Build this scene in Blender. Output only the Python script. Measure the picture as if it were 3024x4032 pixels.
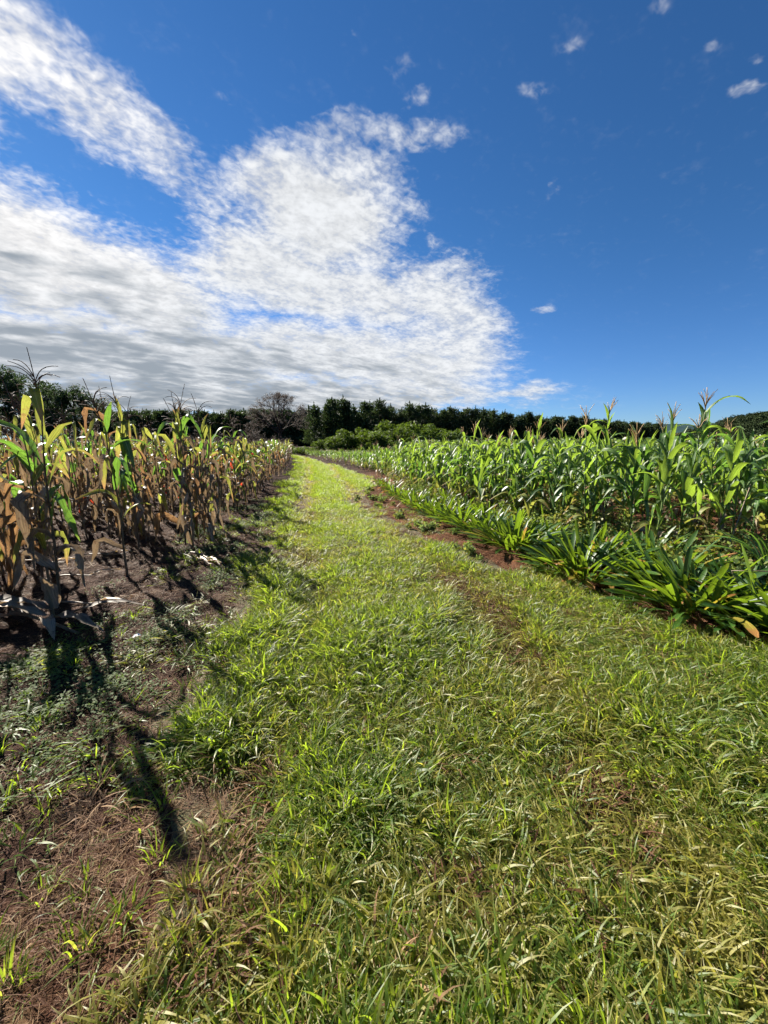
import bpy, math, random
import numpy as np
from mathutils import Vector, Matrix

R = math.radians
scene = bpy.context.scene
for o in list(bpy.data.objects):
    bpy.data.objects.remove(o)
C = scene.collection

# ------------------------------------------------------------------ camera
cam_data = bpy.data.cameras.new('camera')
cam_data.sensor_fit = 'VERTICAL'
cam_data.sensor_height = 36.0
cam_data.lens = 13.52
cam_data.clip_start = 0.05
cam_data.clip_end = 9000
cam = bpy.data.objects.new('camera', cam_data)
C.objects.link(cam)
cam.location = (0, 0, 1.5)
cam.rotation_euler = (R(90 - 10.33), 0, 0)
scene.camera = cam

# ------------------------------------------------------------------ sun, exposure
SUN_AZ, SUN_EL = -45.0, 33.0            # degrees, azimuth from +Y towards +X
sd = Vector((math.sin(R(SUN_AZ)) * math.cos(R(SUN_EL)), math.cos(R(SUN_AZ)) * math.cos(R(SUN_EL)), math.sin(R(SUN_EL))))
sun_data = bpy.data.lights.new('sun', 'SUN')
sun_data.energy = 5.0
sun_data.angle = R(0.53)
sun_data.color = (1.0, 0.93, 0.82)
sun = bpy.data.objects.new('sun', sun_data)
C.objects.link(sun)
sun.rotation_euler = sd.to_track_quat('Z', 'Y').to_euler()
sun.location = (-40, 40, 40)
scene.view_settings.view_transform = 'Standard'
scene.view_settings.look = 'None'
scene.view_settings.exposure = 1.75
scene.view_settings.gamma = 1.0
scene.cycles.max_bounces = 4
scene.cycles.diffuse_bounces = 2
scene.cycles.glossy_bounces = 2
scene.cycles.transmission_bounces = 3
scene.cycles.transparent_max_bounces = 4
scene.cycles.use_adaptive_sampling = True
scene.cycles.adaptive_threshold = 0.02
scene.cycles.adaptive_min_samples = 12
scene.cycles.use_denoising = True

# ------------------------------------------------------------------ sky with clouds
# each cloud mass: azimuth, elevation, long-axis (east, up), short-axis (east, up) in degrees, cover
CLOUD_MASSES = [
    (-39.1, 32.9, 4.1, -1.5, -2.7, -3.9, 0.84),
    (-32.5, 31.0, 5.1, -2.5, -2.7, -3.4, 0.78),
    (-26.2, 29.2, 4.4, -2.6, -2.2, -2.4, 0.7),
    (-20.9, 27.6, 3.8, -2.2, -1.6, -1.8, 0.55),
    (-40.1, 18.0, 9.4, -2.2, -2.7, -6.2, 1.15),
    (-30.5, 16.5, 11.1, -2.0, -2.2, -5.7, 1.15),
    (-17.0, 22.1, 6.3, -2.6, -2.6, -4.0, 1.0),
    (-20.6, 25.6, 3.4, -1.6, -1.7, -2.2, 0.6),
    (-13.6, 29.7, 5.9, 1.5, 0.5, -2.8, 0.95),
    (-8.5, 26.9, 9.2, 0.5, -0.2, -6.6, 1.15),
    (-4.2, 31.1, 6.6, -0.7, -0.8, -3.1, 0.8),
    (-6.5, 34.0, 5.9, 0.3, -0.0, -1.6, 0.62),
    (1.2, 34.2, 5.4, -0.4, -0.2, -1.3, 0.6),
    (6.5, 34.2, 3.4, -0.7, -0.2, -1.0, 0.52),
    (-1.8, 23.9, 4.6, 0.0, -0.0, -3.3, 0.8),
    (-14.2, 20.4, 13.8, -1.1, -1.1, -4.5, 1.05),
    (-4.4, 18.9, 13.5, -2.3, -1.1, -4.2, 1.0),
    (7.6, 18.3, 7.6, -3.5, -1.9, -3.8, 0.95),
    (10.8, 15.5, 6.5, -1.4, -0.5, -3.2, 0.9),
    (8.5, 21.3, 5.7, -1.2, -0.4, -2.4, 0.72),
    (-39.7, 9.5, 11.6, 0.3, -1.0, -5.2, 1.2),
    (-26.1, 10.0, 15.9, 0.4, -0.7, -5.5, 1.2),
    (-8.4, 11.6, 18.9, -0.2, -0.3, -4.7, 1.1),
    (7.8, 12.2, 10.5, -1.7, -0.5, -4.3, 0.95),
    (12.2, 13.2, 5.4, -1.2, -0.4, -2.8, 0.7),
    (3.3, 7.4, 15.0, -0.2, 0.0, -3.1, 1.0),
    (-20.9, 5.8, 36.1, 1.2, -0.2, -3.0, 1.15),
    (4.6, 9.9, 12.2, -0.2, 0.1, -3.7, 1.05),
    (11.2, 6.7, 7.6, -0.2, 0.1, -1.6, 0.8),
    (2.1, 38.7, 2.1, 0.5, 0.6, -1.0, 0.42),
    (4.4, 36.6, 1.6, 0.6, 0.6, -0.8, 0.37),
    (6.2, 24.7, 1.6, -0.5, -0.3, -0.6, 0.45),
    (2.5, 27.9, 2.5, -1.7, -1.4, -1.3, 0.55),
    (3.7, 27.1, 1.7, -1.2, -0.7, -0.6, 0.4),
    (18.9, 6.7, 5.2, 0.1, 0.2, -1.6, 0.78),
    (20.8, 16.4, 1.8, -0.2, 0.0, -0.6, 0.52),
    (21.2, 27.5, 1.0, 0.4, 0.4, -0.5, 0.4),
    (17.9, 35.3, 2.1, -0.7, -0.1, -0.6, 0.36),
    (29.9, 38.2, 0.9, 0.1, 0.4, -0.6, 0.38),
    (38.3, 30.9, 1.7, -0.2, 0.3, -0.7, 0.46),
    (38.8, 33.0, 0.8, -0.1, 0.3, -0.7, 0.36),
    (35.6, 35.0, 0.7, -0.1, 0.2, -0.4, 0.36),
    (22.0, 37.2, 1.7, -0.4, 0.1, -0.6, 0.32),
    (-40.8, 25.0, 1.7, -0.1, -0.2, -0.5, 0.4),
    (-39.1, 24.5, 1.5, -0.1, -0.2, -0.5, 0.4),
    (-23.6, 35.1, 0.7, -0.5, -0.5, -0.4, 0.3),
    (-19.2, 35.1, 0.8, -0.9, -0.6, -0.4, 0.25),
    (-4.8, 40.6, 0.4, -0.5, -0.5, -0.2, 0.3),
    (-46.4, 27.6, 4.9, -3.0, -3.8, -6.0, 0.6),
    (-54.1, 9.4, 11.5, 2.6, -1.3, -8.6, 1.1),
]
world = bpy.data.worlds.new('World')
scene.world = world
world.use_nodes = True
world.cycles.sampling_method = 'NONE'       # a broad, even sky: found well enough by the bounced light itself


class NT:
    """tiny helper to wire shader nodes"""
    def __init__(self, tree):
        self.t = tree; self.n = tree.nodes; self.l = tree.links

    def node(self, kind, **kw):
        n = self.n.new(kind)
        for k, v in kw.items():
            setattr(n, k, v)
        return n

    def put(self, sock, v):
        if isinstance(v, bpy.types.NodeSocket):
            self.l.new(v, sock)
        else:
            sock.default_value = v

    def math(self, op, a, b=0.0, c=0.0, clamp=False):
        n = self.node('ShaderNodeMath', operation=op, use_clamp=clamp)
        self.put(n.inputs[0], a); self.put(n.inputs[1], b); self.put(n.inputs[2], c)
        return n.outputs[0]

    def vec(self, op, a, b=(0, 0, 0), scale=None):
        n = self.node('ShaderNodeVectorMath', operation=op)
        self.put(n.inputs[0], a); self.put(n.inputs[1], b)
        if scale is not None:
            self.put(n.inputs['Scale'], scale)
        return n.outputs['Value'] if op in ('DOT_PRODUCT', 'LENGTH') else n.outputs['Vector']

    def comb(self, x, y, z=0.0):
        n = self.node('ShaderNodeCombineXYZ')
        self.put(n.inputs[0], x); self.put(n.inputs[1], y); self.put(n.inputs[2], z)
        return n.outputs[0]

    def ramp(self, v, lo, hi, a=0.0, b=1.0, smooth=True):
        n = self.node('ShaderNodeMapRange', interpolation_type='SMOOTHSTEP' if smooth else 'LINEAR', clamp=True)
        self.put(n.inputs[0], v)
        for i, q in enumerate((lo, hi, a, b)):
            self.put(n.inputs[1 + i], q)
        return n.outputs[0]

    def noise(self, v, scale, detail=4.0, rough=0.55, dist=0.0, out=0, lac=2.0):
        n = self.node('ShaderNodeTexNoise')
        self.put(n.inputs['Vector'], v); self.put(n.inputs['Scale'], scale)
        n.inputs['Detail'].default_value = detail; n.inputs['Roughness'].default_value = rough
        n.inputs['Distortion'].default_value = dist; n.inputs['Lacunarity'].default_value = lac
        return n.outputs[out]

    def mix(self, f, a, b, blend='MIX'):
        n = self.node('ShaderNodeMix', data_type='RGBA', blend_type=blend)
        self.put(n.inputs[0], f)
        self.put(n.inputs[6], a if isinstance(a, bpy.types.NodeSocket) else (*a, 1.0) if len(a) == 3 else a)
        self.put(n.inputs[7], b if isinstance(b, bpy.types.NodeSocket) else (*b, 1.0) if len(b) == 3 else b)
        return n.outputs[2]


def build_sky():
    T = NT(world.node_tree)
    T.n.clear()
    out = T.node('ShaderNodeOutputWorld')
    bg = T.node('ShaderNodeBackground')
    bg.inputs['Strength'].default_value = 0.05
    T.l.new(bg.outputs[0], out.inputs[0])
    d = T.node('ShaderNodeTexCoord').outputs['Generated']
    sky = T.node('ShaderNodeTexSky', sky_type='NISHITA')
    sky.sun_disc = False
    sky.sun_elevation = R(SUN_EL)
    sky.sun_rotation = R(SUN_AZ)
    sky.altitude = 800
    sky.air_density = 1.0
    sky.dust_density = 0.05
    sky.ozone_density = 3.0
    hs = T.node('ShaderNodeHueSaturation')
    hs.inputs['Saturation'].default_value = 1.12
    hs.inputs['Value'].default_value = 0.71
    T.l.new(sky.outputs[0], hs.inputs['Color'])
    sep = T.node('ShaderNodeSeparateXYZ'); T.l.new(d, sep.inputs[0])
    h = T.math('MAXIMUM', sep.outputs[2], 0.0)
    tint = T.mix(T.ramp(h, 0.0, 0.45), (0.54, 0.74, 1.08), (0.48, 0.77, 0.98))
    blue = T.mix(1.0, hs.outputs[0], tint, 'MULTIPLY')
    inv = T.math('DIVIDE', 1.0, T.math('ADD', h, 0.22))
    plane = T.vec('SCALE', T.comb(sep.outputs[0], sep.outputs[1], 0.0), scale=inv)
    # warp the direction a little so that the masses get ragged outlines
    w = T.vec('SUBTRACT', T.noise(plane, 3.2, 2, 0.6, out=1), (0.5, 0.5, 0.5))
    dw = T.vec('ADD', d, T.vec('SCALE', w, scale=0.10))
    cover = None
    for (az, el, me, mu, ne, nu, wt) in CLOUD_MASSES:
        c = Vector((math.sin(R(az)) * math.cos(R(el)), math.cos(R(az)) * math.cos(R(el)), math.sin(R(el))))
        east = Vector((math.cos(R(az)), -math.sin(R(az)), 0.0))
        up = c.cross(east) * -1.0
        if up.z < 0: up = -up
        M = np.array([[me, ne], [mu, nu]]) * math.pi / 180.0
        I = np.linalg.inv(M)
        a = east * I[0, 0] + up * I[0, 1]
        b = east * I[1, 0] + up * I[1, 1]
        q = T.vec('LENGTH', T.comb(T.vec('DOT_PRODUCT', dw, tuple(a)), T.vec('DOT_PRODUCT', dw, tuple(b))))
        m = T.ramp(q, 0.3, 1.55, wt, 0.0)
        if cover is None:
            cover = m
        else:
            n = T.node('ShaderNodeMath', operation='SMOOTH_MAX')
            T.put(n.inputs[0], cover); T.put(n.inputs[1], m); n.inputs[2].default_value = 0.25
            cover = n.outputs[0]
    # drifting direction of the cloud rows
    def rows(ang, sx, sy):
        n = T.node('ShaderNodeMapping', vector_type='TEXTURE')
        n.inputs['Rotation'].default_value = (0, 0, R(ang)); n.inputs['Scale'].default_value = (sx, sy, 1)
        T.l.new(plane, n.inputs[0]); return n.outputs[0]
    fine = T.noise(rows(32, 1.05, 0.95), 44.0, 2, 0.55, 0.3)
    big = T.noise(rows(32, 1.15, 0.9), 11.0, 4, 0.6, 0.35)
    finew = T.ramp(h, 0.10, 0.45, 0.4, 1.15)
    grain = T.math('ADD', T.math('MULTIPLY', T.math('SUBTRACT', fine, 0.5), finew), T.math('MULTIPLY', T.math('SUBTRACT', big, 0.5), 1.5))
    dens = T.math('ADD', T.math('MULTIPLY', T.math('SUBTRACT', cover, 0.40), 1.15), T.math('MULTIPLY', grain, 0.72))
    alpha = T.ramp(dens, -0.22, 0.80)
    alpha = T.math('MULTIPLY', alpha, 0.97)
    alpha = T.math('MULTIPLY', alpha, T.ramp(cover, 0.16, 0.3))
    # thick sheets seen from below turn grey; thin edges and the side towards the sun stay white
    roll = T.noise(rows(34, 1.5, 0.8), 4.2, 3, 0.5, 0.4)
    roll2 = T.noise(rows(32, 1.5, 0.8), 13.0, 3, 0.5, 0.4)
    thick = T.math('ADD', T.math('ADD', T.math('MULTIPLY', T.math('SUBTRACT', roll, 0.44), 3.2), T.math('MULTIPLY', T.math('SUBTRACT', roll2, 0.5), 1.6)), T.ramp(T.math('ADD', h, T.math('MULTIPLY', sep.outputs[0], 0.22)), 0.36, 0.02, -0.85, 0.40))
    thick = T.math('MULTIPLY', T.ramp(thick, -0.35, 1.0), T.ramp(cover, 0.7, 1.15))
    sunny = T.ramp(T.vec('DOT_PRODUCT', d, tuple(sd)), 0.88, 1.0)
    white = T.mix(sunny, (5.5, 5.62, 5.75), (6.5, 6.4, 6.3))
    soft = T.ramp(T.math('ADD', big, T.math('MULTIPLY', T.math('SUBTRACT', fine, .5), .45)), .30, .72, .76, 1.0)
    white = T.vec('SCALE', white, scale=soft)
    ccol = T.mix(thick, white, (2.05, 2.3, 2.55))
    low = T.ramp(h, 0.0, 0.16, 0.72, 1.0)
    ccol = T.vec('SCALE', ccol, scale=low)
    col = T.mix(alpha, blue, ccol)
    # clouds mixed over the blue give the background colour
    T.l.new(col, bg.inputs['Color'])


build_sky()

# ------------------------------------------------------------------ helpers
rng = np.random.default_rng(11)
random.seed(11)


def U(a, b):
    return random.uniform(a, b)


def vnoise(x, y, seed=0):
    xi = np.floor(x).astype(np.int64); yi = np.floor(y).astype(np.int64)
    fx = x - xi; fy = y - yi
    fx = fx * fx * (3 - 2 * fx); fy = fy * fy * (3 - 2 * fy)

    def hsh(a, b):
        n = (a * 374761393 + b * 668265263 + seed * 982451653) & 0x7fffffff
        n = ((n ^ (n >> 13)) * 1274126177) & 0x7fffffff
        return ((n ^ (n >> 16)) & 0xffff) / 65535.0
    a = hsh(xi, yi); b = hsh(xi + 1, yi); c = hsh(xi, yi + 1); d = hsh(xi + 1, yi + 1)
    return (a * (1 - fx) + b * fx) * (1 - fy) + (c * (1 - fx) + d * fx) * fy


def fbm(x, y, scale, octaves=3, seed=0):
    x = np.asarray(x, float); y = np.asarray(y, float)
    s = np.zeros_like(x); amp = 0.5; tot = 0
    for k in range(octaves):
        s = s + amp * vnoise(x * scale + 17.3 * k, y * scale - 9.1 * k, seed + k)
        tot += amp; amp *= 0.5; scale *= 2.03
    return s / tot


# edges of the grassy track and of the two fields, x as a function of the distance y
LY = [0, .75, 1.06, 1.4, 1.75, 2.3, 3.28, 5, 7.3, 10.4, 14.4, 21, 30, 36, 45, 60]
LX = [-.62, -.72, -.84, -1.02, -1.18, -1.30, -1.36, -1.66, -2.2, -2.9, -3.6, -4.8, -6.8, -8.2, -11.8, -19]
RY = [0, .75, 2.0, 2.6, 3.2, 4.15, 5, 6.2, 7.3, 8.5, 10.4, 12.4, 14.4, 16.5, 19.4, 25, 33.6, 45, 60]
RX = [3.6, 3.6, 3.4, 2.7, 2.25, 1.75, 1.15, .55, .12, -.15, -.48, -.42, -.5, -.67, -1.5, -3.35, -6.3, -10.2, -16]
CY = [0, 3.3, 4.1, 5.4, 9, 10.4, 14.4, 21, 38, 60, 90]                 # outer row of the drying maize
CX = [-3.2, -3.1, -2.86, -2.78, -3.5, -3.65, -4.35, -5.5, -9.2, -16, -26]
GY = [0, 5.0, 6.1, 7.3, 9.5, 12.0, 14.6, 18.9, 24, 30, 38, 60]           # outer row of the green maize
GX = [4.1, 3.65, 2.9, 2.35, 1.65, .85, .40, -.5, -2.1, -4.3, -7.0, -14]


def path_l(y): return np.interp(y, LY, LX)
def path_r(y): return np.interp(y, RY, RX)
def dry_edge(y): return np.interp(y, CY, CX)
def green_edge(y): return np.interp(y, GY, GX)


def track(x, y):
    """1 on the grassy track, 0 off it, ragged edge"""
    n = (fbm(x, y, 1.6, 3, 5) - .5) * 1.3
    l = path_l(y) + n - .12; r = path_r(y) + n * 0.8
    return np.clip((x - l) / .55, 0, 1) ** 1.4 * np.clip((r - x) / .3, 0, 1)


def rut(x, y):
    """1 in the two wheel lines of the track"""
    c = np.interp(y, [0, 2, 4, 7.3, 10.4, 14.4, 21, 36, 60], [.22, .2, .0, -.85, -1.6, -2.15, -3.4, -6.6, -15])
    d = np.abs(np.abs(x - c + (fbm(x * 0, y, .7, 2, 8) - .5) * .4) - np.interp(y, [0, 4, 10, 36], [.82, .8, .68, .65]))
    return np.clip(1 - d / .34, 0, 1)


def height(x, y):
    x = np.asarray(x, float); y = np.asarray(y, float)
    far = np.clip(1 - y / 60, 0, 1)
    off = 1 - track(x, y)
    h = (fbm(x, y, .35, 2, 1) - .5) * .10
    clod = (fbm(x, y, 3.2, 3, 2) - .5) * .09 + (fbm(x, y, 11, 2, 3) - .5) * .035
    h = h + clod * (0.25 + .75 * off) - rut(x, y) * .03 * (1 - off)
    return h * far


def hz(x, y):
    return float(height(np.array([x]), np.array([y]))[0])


class Acc:
    """collects ribbons, tubes and leaf cards of one mesh, with the attributes t (along), m (across), r (random)"""
    def __init__(self):
        self.V = []; self.F = []; self.t = []; self.m = []; self.r = []; self.mi = []
        self.n = 0

    def add(self, V, F, t, m, r, mi=0):
        V = np.asarray(V, float)
        self.V.append(V)
        for f in F:
            self.F.append([i + self.n for i in f]); self.mi.append(mi)
        k = len(V)
        self.t.append(np.broadcast_to(np.asarray(t, float), (k,))); self.m.append(np.broadcast_to(np.asarray(m, float), (k,)))
        self.r.append(np.broadcast_to(np.asarray(r, float), (k,)))
        self.n += k

    def join(self, other, M=None, mi=None):
        V = np.concatenate(other.V)
        if M is not None:
            A = np.array(M)
            V = V @ A[:3, :3].T + A[:3, 3]
        self.V.append(V); self.t += other.t; self.m += other.m; self.r += other.r
        for f, q in zip(other.F, other.mi):
            self.F.append([i + self.n for i in f]); self.mi.append(q if mi is None else mi)
        self.n += len(V)

    def ribbon(self, P, side, w, across=2, fold=0.0, r=None, wave=0.0, mi=0):
        P = np.asarray(P, float); side = np.asarray(side, float); w = np.asarray(w, float)
        k = len(P)
        T = np.gradient(P, axis=0); T /= np.linalg.norm(T, axis=1)[:, None] + 1e-9
        N = np.cross(T, side)
        t = np.linspace(0, 1, k)
        r = random.random() if r is None else r
        if across == 2:
            V = np.stack([P - side * w[:, None] / 2, P + side * w[:, None] / 2], 1).reshape(-1, 3)
            F = [[2 * i, 2 * i + 1, 2 * i + 3, 2 * i + 2] for i in range(k - 1)]
            self.add(V, F, np.repeat(t, 2), 1.0, r, mi)
        else:
            ph = random.uniform(0, 6.28)
            wv1 = np.sin(t * 21 + ph) * wave; wv2 = np.sin(t * 18 + ph * 1.7 + 1) * wave
            up1 = N * ((fold * w + wv1 * w)[:, None]); up2 = N * ((fold * w + wv2 * w)[:, None])
            V = np.stack([P - side * w[:, None] / 2 + up1, P, P + side * w[:, None] / 2 + up2], 1).reshape(-1, 3)
            F = []
            for i in range(k - 1):
                for j in range(2):
                    a = 3 * i + j
                    F.append([a, a + 1, a + 4, a + 3])
            self.add(V, F, np.repeat(t, 3), np.tile([1.0, 0.0, 1.0], k), r, mi)

    def tube(self, P, rad, sides=5, r=None, mi=0):
        P = np.asarray(P, float); rad = np.broadcast_to(np.asarray(rad, float), (len(P),))
        T = np.gradient(P, axis=0); T /= np.linalg.norm(T, axis=1)[:, None] + 1e-9
        ref = np.array([0.31, 0.95, 0.05]); ref = ref / np.linalg.norm(ref)
        A = np.cross(T, ref); A /= np.linalg.norm(A, axis=1)[:, None] + 1e-9
        B = np.cross(T, A)
        k = len(P)
        an = np.arange(sides) * 2 * math.pi / sides
        V = P[:, None, :] + rad[:, None, None] * (np.cos(an)[None, :, None] * A[:, None, :] + np.sin(an)[None, :, None] * B[:, None, :])
        F = []
        for i in range(k - 1):
            for j in range(sides):
                a = i * sides + j; b = i * sides + (j + 1) % sides
                F.append([a, b, b + sides, a + sides])
        F.append(list(range((k - 1) * sides, k * sides)))
        self.add(V.reshape(-1, 3), F, np.repeat(np.linspace(0, 1, k), sides), 1.0, random.random() if r is None else r, mi)

    def cards(self, c, u, v, r, mi=0, t=None):
        """many leaf-shaped quads at once: centres c, half axes u (long) and v (short)"""
        n = len(c)
        V = np.stack([c - u, c + v * .9 - u * .1, c + u, c - v * .9 - u * .1], 1).reshape(-1, 3)
        self.V.append(V)
        b = self.n + 4 * np.arange(n)
        self.F += np.stack([b, b + 1, b + 2, b + 3], 1).tolist()
        self.mi += [mi] * n
        self.t.append(np.repeat(np.asarray(t if t is not None else np.full(n, .5)), 4)); self.m.append(np.tile([.5, 1, .5, 1.0], n)); self.r.append(np.repeat(r, 4))
        self.n += 4 * n

    def mesh(self, name, mats, smooth=True):
        me = bpy.data.meshes.new(name)
        me.from_pydata(np.concatenate(self.V).tolist(), [], self.F)
        for nm, data in (('t', self.t), ('m', self.m), ('r', self.r)):
            at = me.attributes.new(nm, 'FLOAT', 'POINT')
            at.data.foreach_set('value', np.concatenate(data).astype(np.float32))
        for m in (mats if isinstance(mats, (list, tuple)) else [mats]):
            me.materials.append(m)
        if max(self.mi) > 0:
            me.polygons.foreach_set('material_index', np.array(self.mi, dtype=np.int32))
        if smooth:
            me.polygons.foreach_set('use_smooth', np.ones(len(me.polygons), bool))
        me.update()
        return me


ORD = ['first', 'second', 'third', 'fourth', 'fifth', 'sixth', 'seventh', 'eighth', 'ninth', 'tenth', 'eleventh', 'twelfth']


def nth(i):
    if i < 12: return ORD[i]
    k = i + 1
    return '%d%s' % (k, 'th' if 10 <= k % 100 <= 20 else {1: 'st', 2: 'nd', 3: 'rd'}.get(k % 10, 'th'))


def tag(o, label=None, cat=None, group=None, kind=None):
    if label: o['label'] = label
    if cat: o['category'] = cat
    if group: o['group'] = group
    if kind: o['kind'] = kind
    return o


def obj(name, me, parent=None, loc=(0, 0, 0), rot=(0, 0, 0), scl=(1, 1, 1)):
    o = bpy.data.objects.new(name, me)
    o.location = loc; o.rotation_euler = rot
    o.scale = (scl, scl, scl) if isinstance(scl, (int, float)) else scl
    if parent: o.parent = parent
    C.objects.link(o)
    return o


def empty(name, loc, rz=0.0, scl=1.0):
    o = bpy.data.objects.new(name, None)
    o.empty_display_size = 0.1
    o.location = loc; o.rotation_euler = (0, 0, rz); o.scale = (scl, scl, scl)
    C.objects.link(o)
    return o


def scatter(name, pts, rot, scl, idx, tint, protos, label, cat):
    """one mass of plants nobody could count: prototypes instanced on points by geometry nodes"""
    me = bpy.data.meshes.new(name)
    me.from_pydata(np.asarray(pts, float).tolist(), [], [])
    a = me.attributes.new('rot', 'FLOAT_VECTOR', 'POINT'); a.data.foreach_set('vector', np.asarray(rot, np.float32).ravel())
    a = me.attributes.new('scl', 'FLOAT', 'POINT'); a.data.foreach_set('value', np.asarray(scl, np.float32))
    a = me.attributes.new('idx', 'INT', 'POINT'); a.data.foreach_set('value', np.asarray(idx, np.int32))
    a = me.attributes.new('tint', 'FLOAT', 'POINT'); a.data.foreach_set('value', np.asarray(tint, np.float32))
    col = bpy.data.collections.new(name + '_kinds')
    for i, p in enumerate(protos):
        o = bpy.data.objects.new('%s_kind_%03d' % (name, i), p)
        col.objects.link(o)
    ng = bpy.data.node_groups.new(name, 'GeometryNodeTree')
    ng.interface.new_socket('Geometry', in_out='INPUT', socket_type='NodeSocketGeometry')
    ng.interface.new_socket('Geometry', in_out='OUTPUT', socket_type='NodeSocketGeometry')
    n = ng.nodes; l = ng.links
    gi = n.new('NodeGroupInput'); go = n.new('NodeGroupOutput')
    ci = n.new('GeometryNodeCollectionInfo'); ci.inputs['Collection'].default_value = col
    ci.inputs['Separate Children'].default_value = True; ci.inputs['Reset Children'].default_value = True
    ip = n.new('GeometryNodeInstanceOnPoints')
    ip.inputs['Pick Instance'].default_value = True

    def named(nm, ty):
        q = n.new('GeometryNodeInputNamedAttribute'); q.data_type = ty; q.inputs['Name'].default_value = nm
        return q.outputs['Attribute']
    l.new(gi.outputs[0], ip.inputs['Points']); l.new(ci.outputs[0], ip.inputs['Instance'])
    l.new(named('idx', 'INT'), ip.inputs['Instance Index'])
    l.new(named('rot', 'FLOAT_VECTOR'), ip.inputs['Rotation'])
    l.new(named('scl', 'FLOAT'), ip.inputs['Scale'])
    l.new(ip.outputs[0], go.inputs[0])
    o = obj(name, me)
    md = o.modifiers.new('scatter', 'NODES'); md.node_group = ng
    return tag(o, label, cat, kind='stuff')


# ------------------------------------------------------------------ materials
def material(name):
    m = bpy.data.materials.new(name); m.use_nodes = True
    T = NT(m.node_tree); T.n.clear()
    out = T.node('ShaderNodeOutputMaterial')
    return m, T, out


def leaf_material(name, a, b, tip=None, tip_at=(.6, 1.0), trans=(.2, .3, .05), fac=.42, rough=.42, spec=.45, rib=None, spots=None, use_tint=None, rvar=0.0):
    m, T, out = material(name)
    at = lambda nm: T.node('ShaderNodeAttribute', attribute_name=nm).outputs['Fac']
    oi = T.node('ShaderNodeObjectInfo').outputs['Random']
    r = at('r')
    mixv = T.math('FRACT', T.math('ADD', T.math('MULTIPLY', r, 1.0), T.math('MULTIPLY', oi, 3.7)))
    co = T.node('ShaderNodeTexCoord').outputs['Object']
    nz = T.noise(co, 6.0, 3, .6)
    col = T.mix(T.math('ADD', T.math('MULTIPLY', mixv, .75), T.math('MULTIPLY', T.math('SUBTRACT', nz, .4), .9), clamp=True), a, b)
    tcol = T.mix(mixv, tuple(c * 0.85 for c in trans), tuple(min(1, c * 1.15) for c in trans))
    if use_tint:
        tn = T.node('ShaderNodeAttribute', attribute_name='tint', attribute_type='INSTANCER').outputs['Fac']
        k = T.ramp(T.math('ADD', tn, T.math('MULTIPLY', T.math('SUBTRACT', r, .5), .5)), .35, .75)
        col = T.mix(k, col, use_tint[0]); tcol = T.mix(k, tcol, use_tint[1])
    if tip:
        t = at('t')
        k = T.ramp(T.math('ADD', t, T.math('MULTIPLY', T.math('SUBTRACT', nz, .5), .7)), *tip_at)
        col = T.mix(k, col, tip); tcol = T.mix(k, tcol, tuple(min(1, c * 1.5) for c in tip))
    veins = T.noise(T.comb(T.math('MULTIPLY', at('m'), 5.0), T.math('MULTIPLY', at('t'), 2.2), T.math('MULTIPLY', mixv, 37.0)), 1.6, 3, .6)
    vs = T.ramp(veins, .3, .7, .62, 1.30)
    col = T.vec('SCALE', col, scale=vs); tcol = T.vec('SCALE', tcol, scale=vs)
    if spots:
        k = T.ramp(T.noise(co, 23.0, 3, .65), .56, .68)
        col = T.mix(T.math('MULTIPLY', k, .75), col, spots); tcol = T.mix(T.math('MULTIPLY', k, .75), tcol, tuple(c * 1.3 for c in spots))
    if rib:
        k = T.ramp(at('m'), .0, .22, .85, 0.0)
        col = T.mix(k, col, rib)
    p = T.node('ShaderNodeBsdfPrincipled')
    T.put(p.inputs['Base Color'], col)
    p.inputs['Roughness'].default_value = rough
    p.inputs['Specular IOR Level'].default_value = spec
    tr = T.node('ShaderNodeBsdfTranslucent'); T.put(tr.inputs['Color'], tcol)
    mx = T.node('ShaderNodeMixShader'); mx.inputs[0].default_value = fac
    T.l.new(p.outputs[0], mx.inputs[1]); T.l.new(tr.outputs[0], mx.inputs[2]); T.l.new(mx.outputs[0], out.inputs[0])
    return m


def plain_material(name, a, b, scale=8.0, rough=.8, spec=.2, bump=0.0, stretch=(1, 1, 1), coords='Object'):
    m, T, out = material(name)
    co = T.node('ShaderNodeTexCoord').outputs[coords]
    mp = T.node('ShaderNodeMapping'); mp.inputs['Scale'].default_value = stretch
    T.l.new(co, mp.inputs[0])
    nz = T.noise(mp.outputs[0], scale, 4, .6)
    oi = T.node('ShaderNodeObjectInfo').outputs['Random']
    k = T.ramp(T.math('ADD', nz, T.math('MULTIPLY', T.math('SUBTRACT', oi, .5), .3)), .3, .7)
    p = T.node('ShaderNodeBsdfPrincipled')
    T.put(p.inputs['Base Color'], T.mix(k, a, b))
    p.inputs['Roughness'].default_value = rough; p.inputs['Specular IOR Level'].default_value = spec
    if bump:
        bp = T.node('ShaderNodeBump'); bp.inputs['Strength'].default_value = bump; bp.inputs['Distance'].default_value = .02
        T.l.new(T.noise(mp.outputs[0], scale * 3, 4, .65), bp.inputs['Height']); T.l.new(bp.outputs[0], p.inputs['Normal'])
    T.l.new(p.outputs[0], out.inputs[0])
    return m


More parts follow.
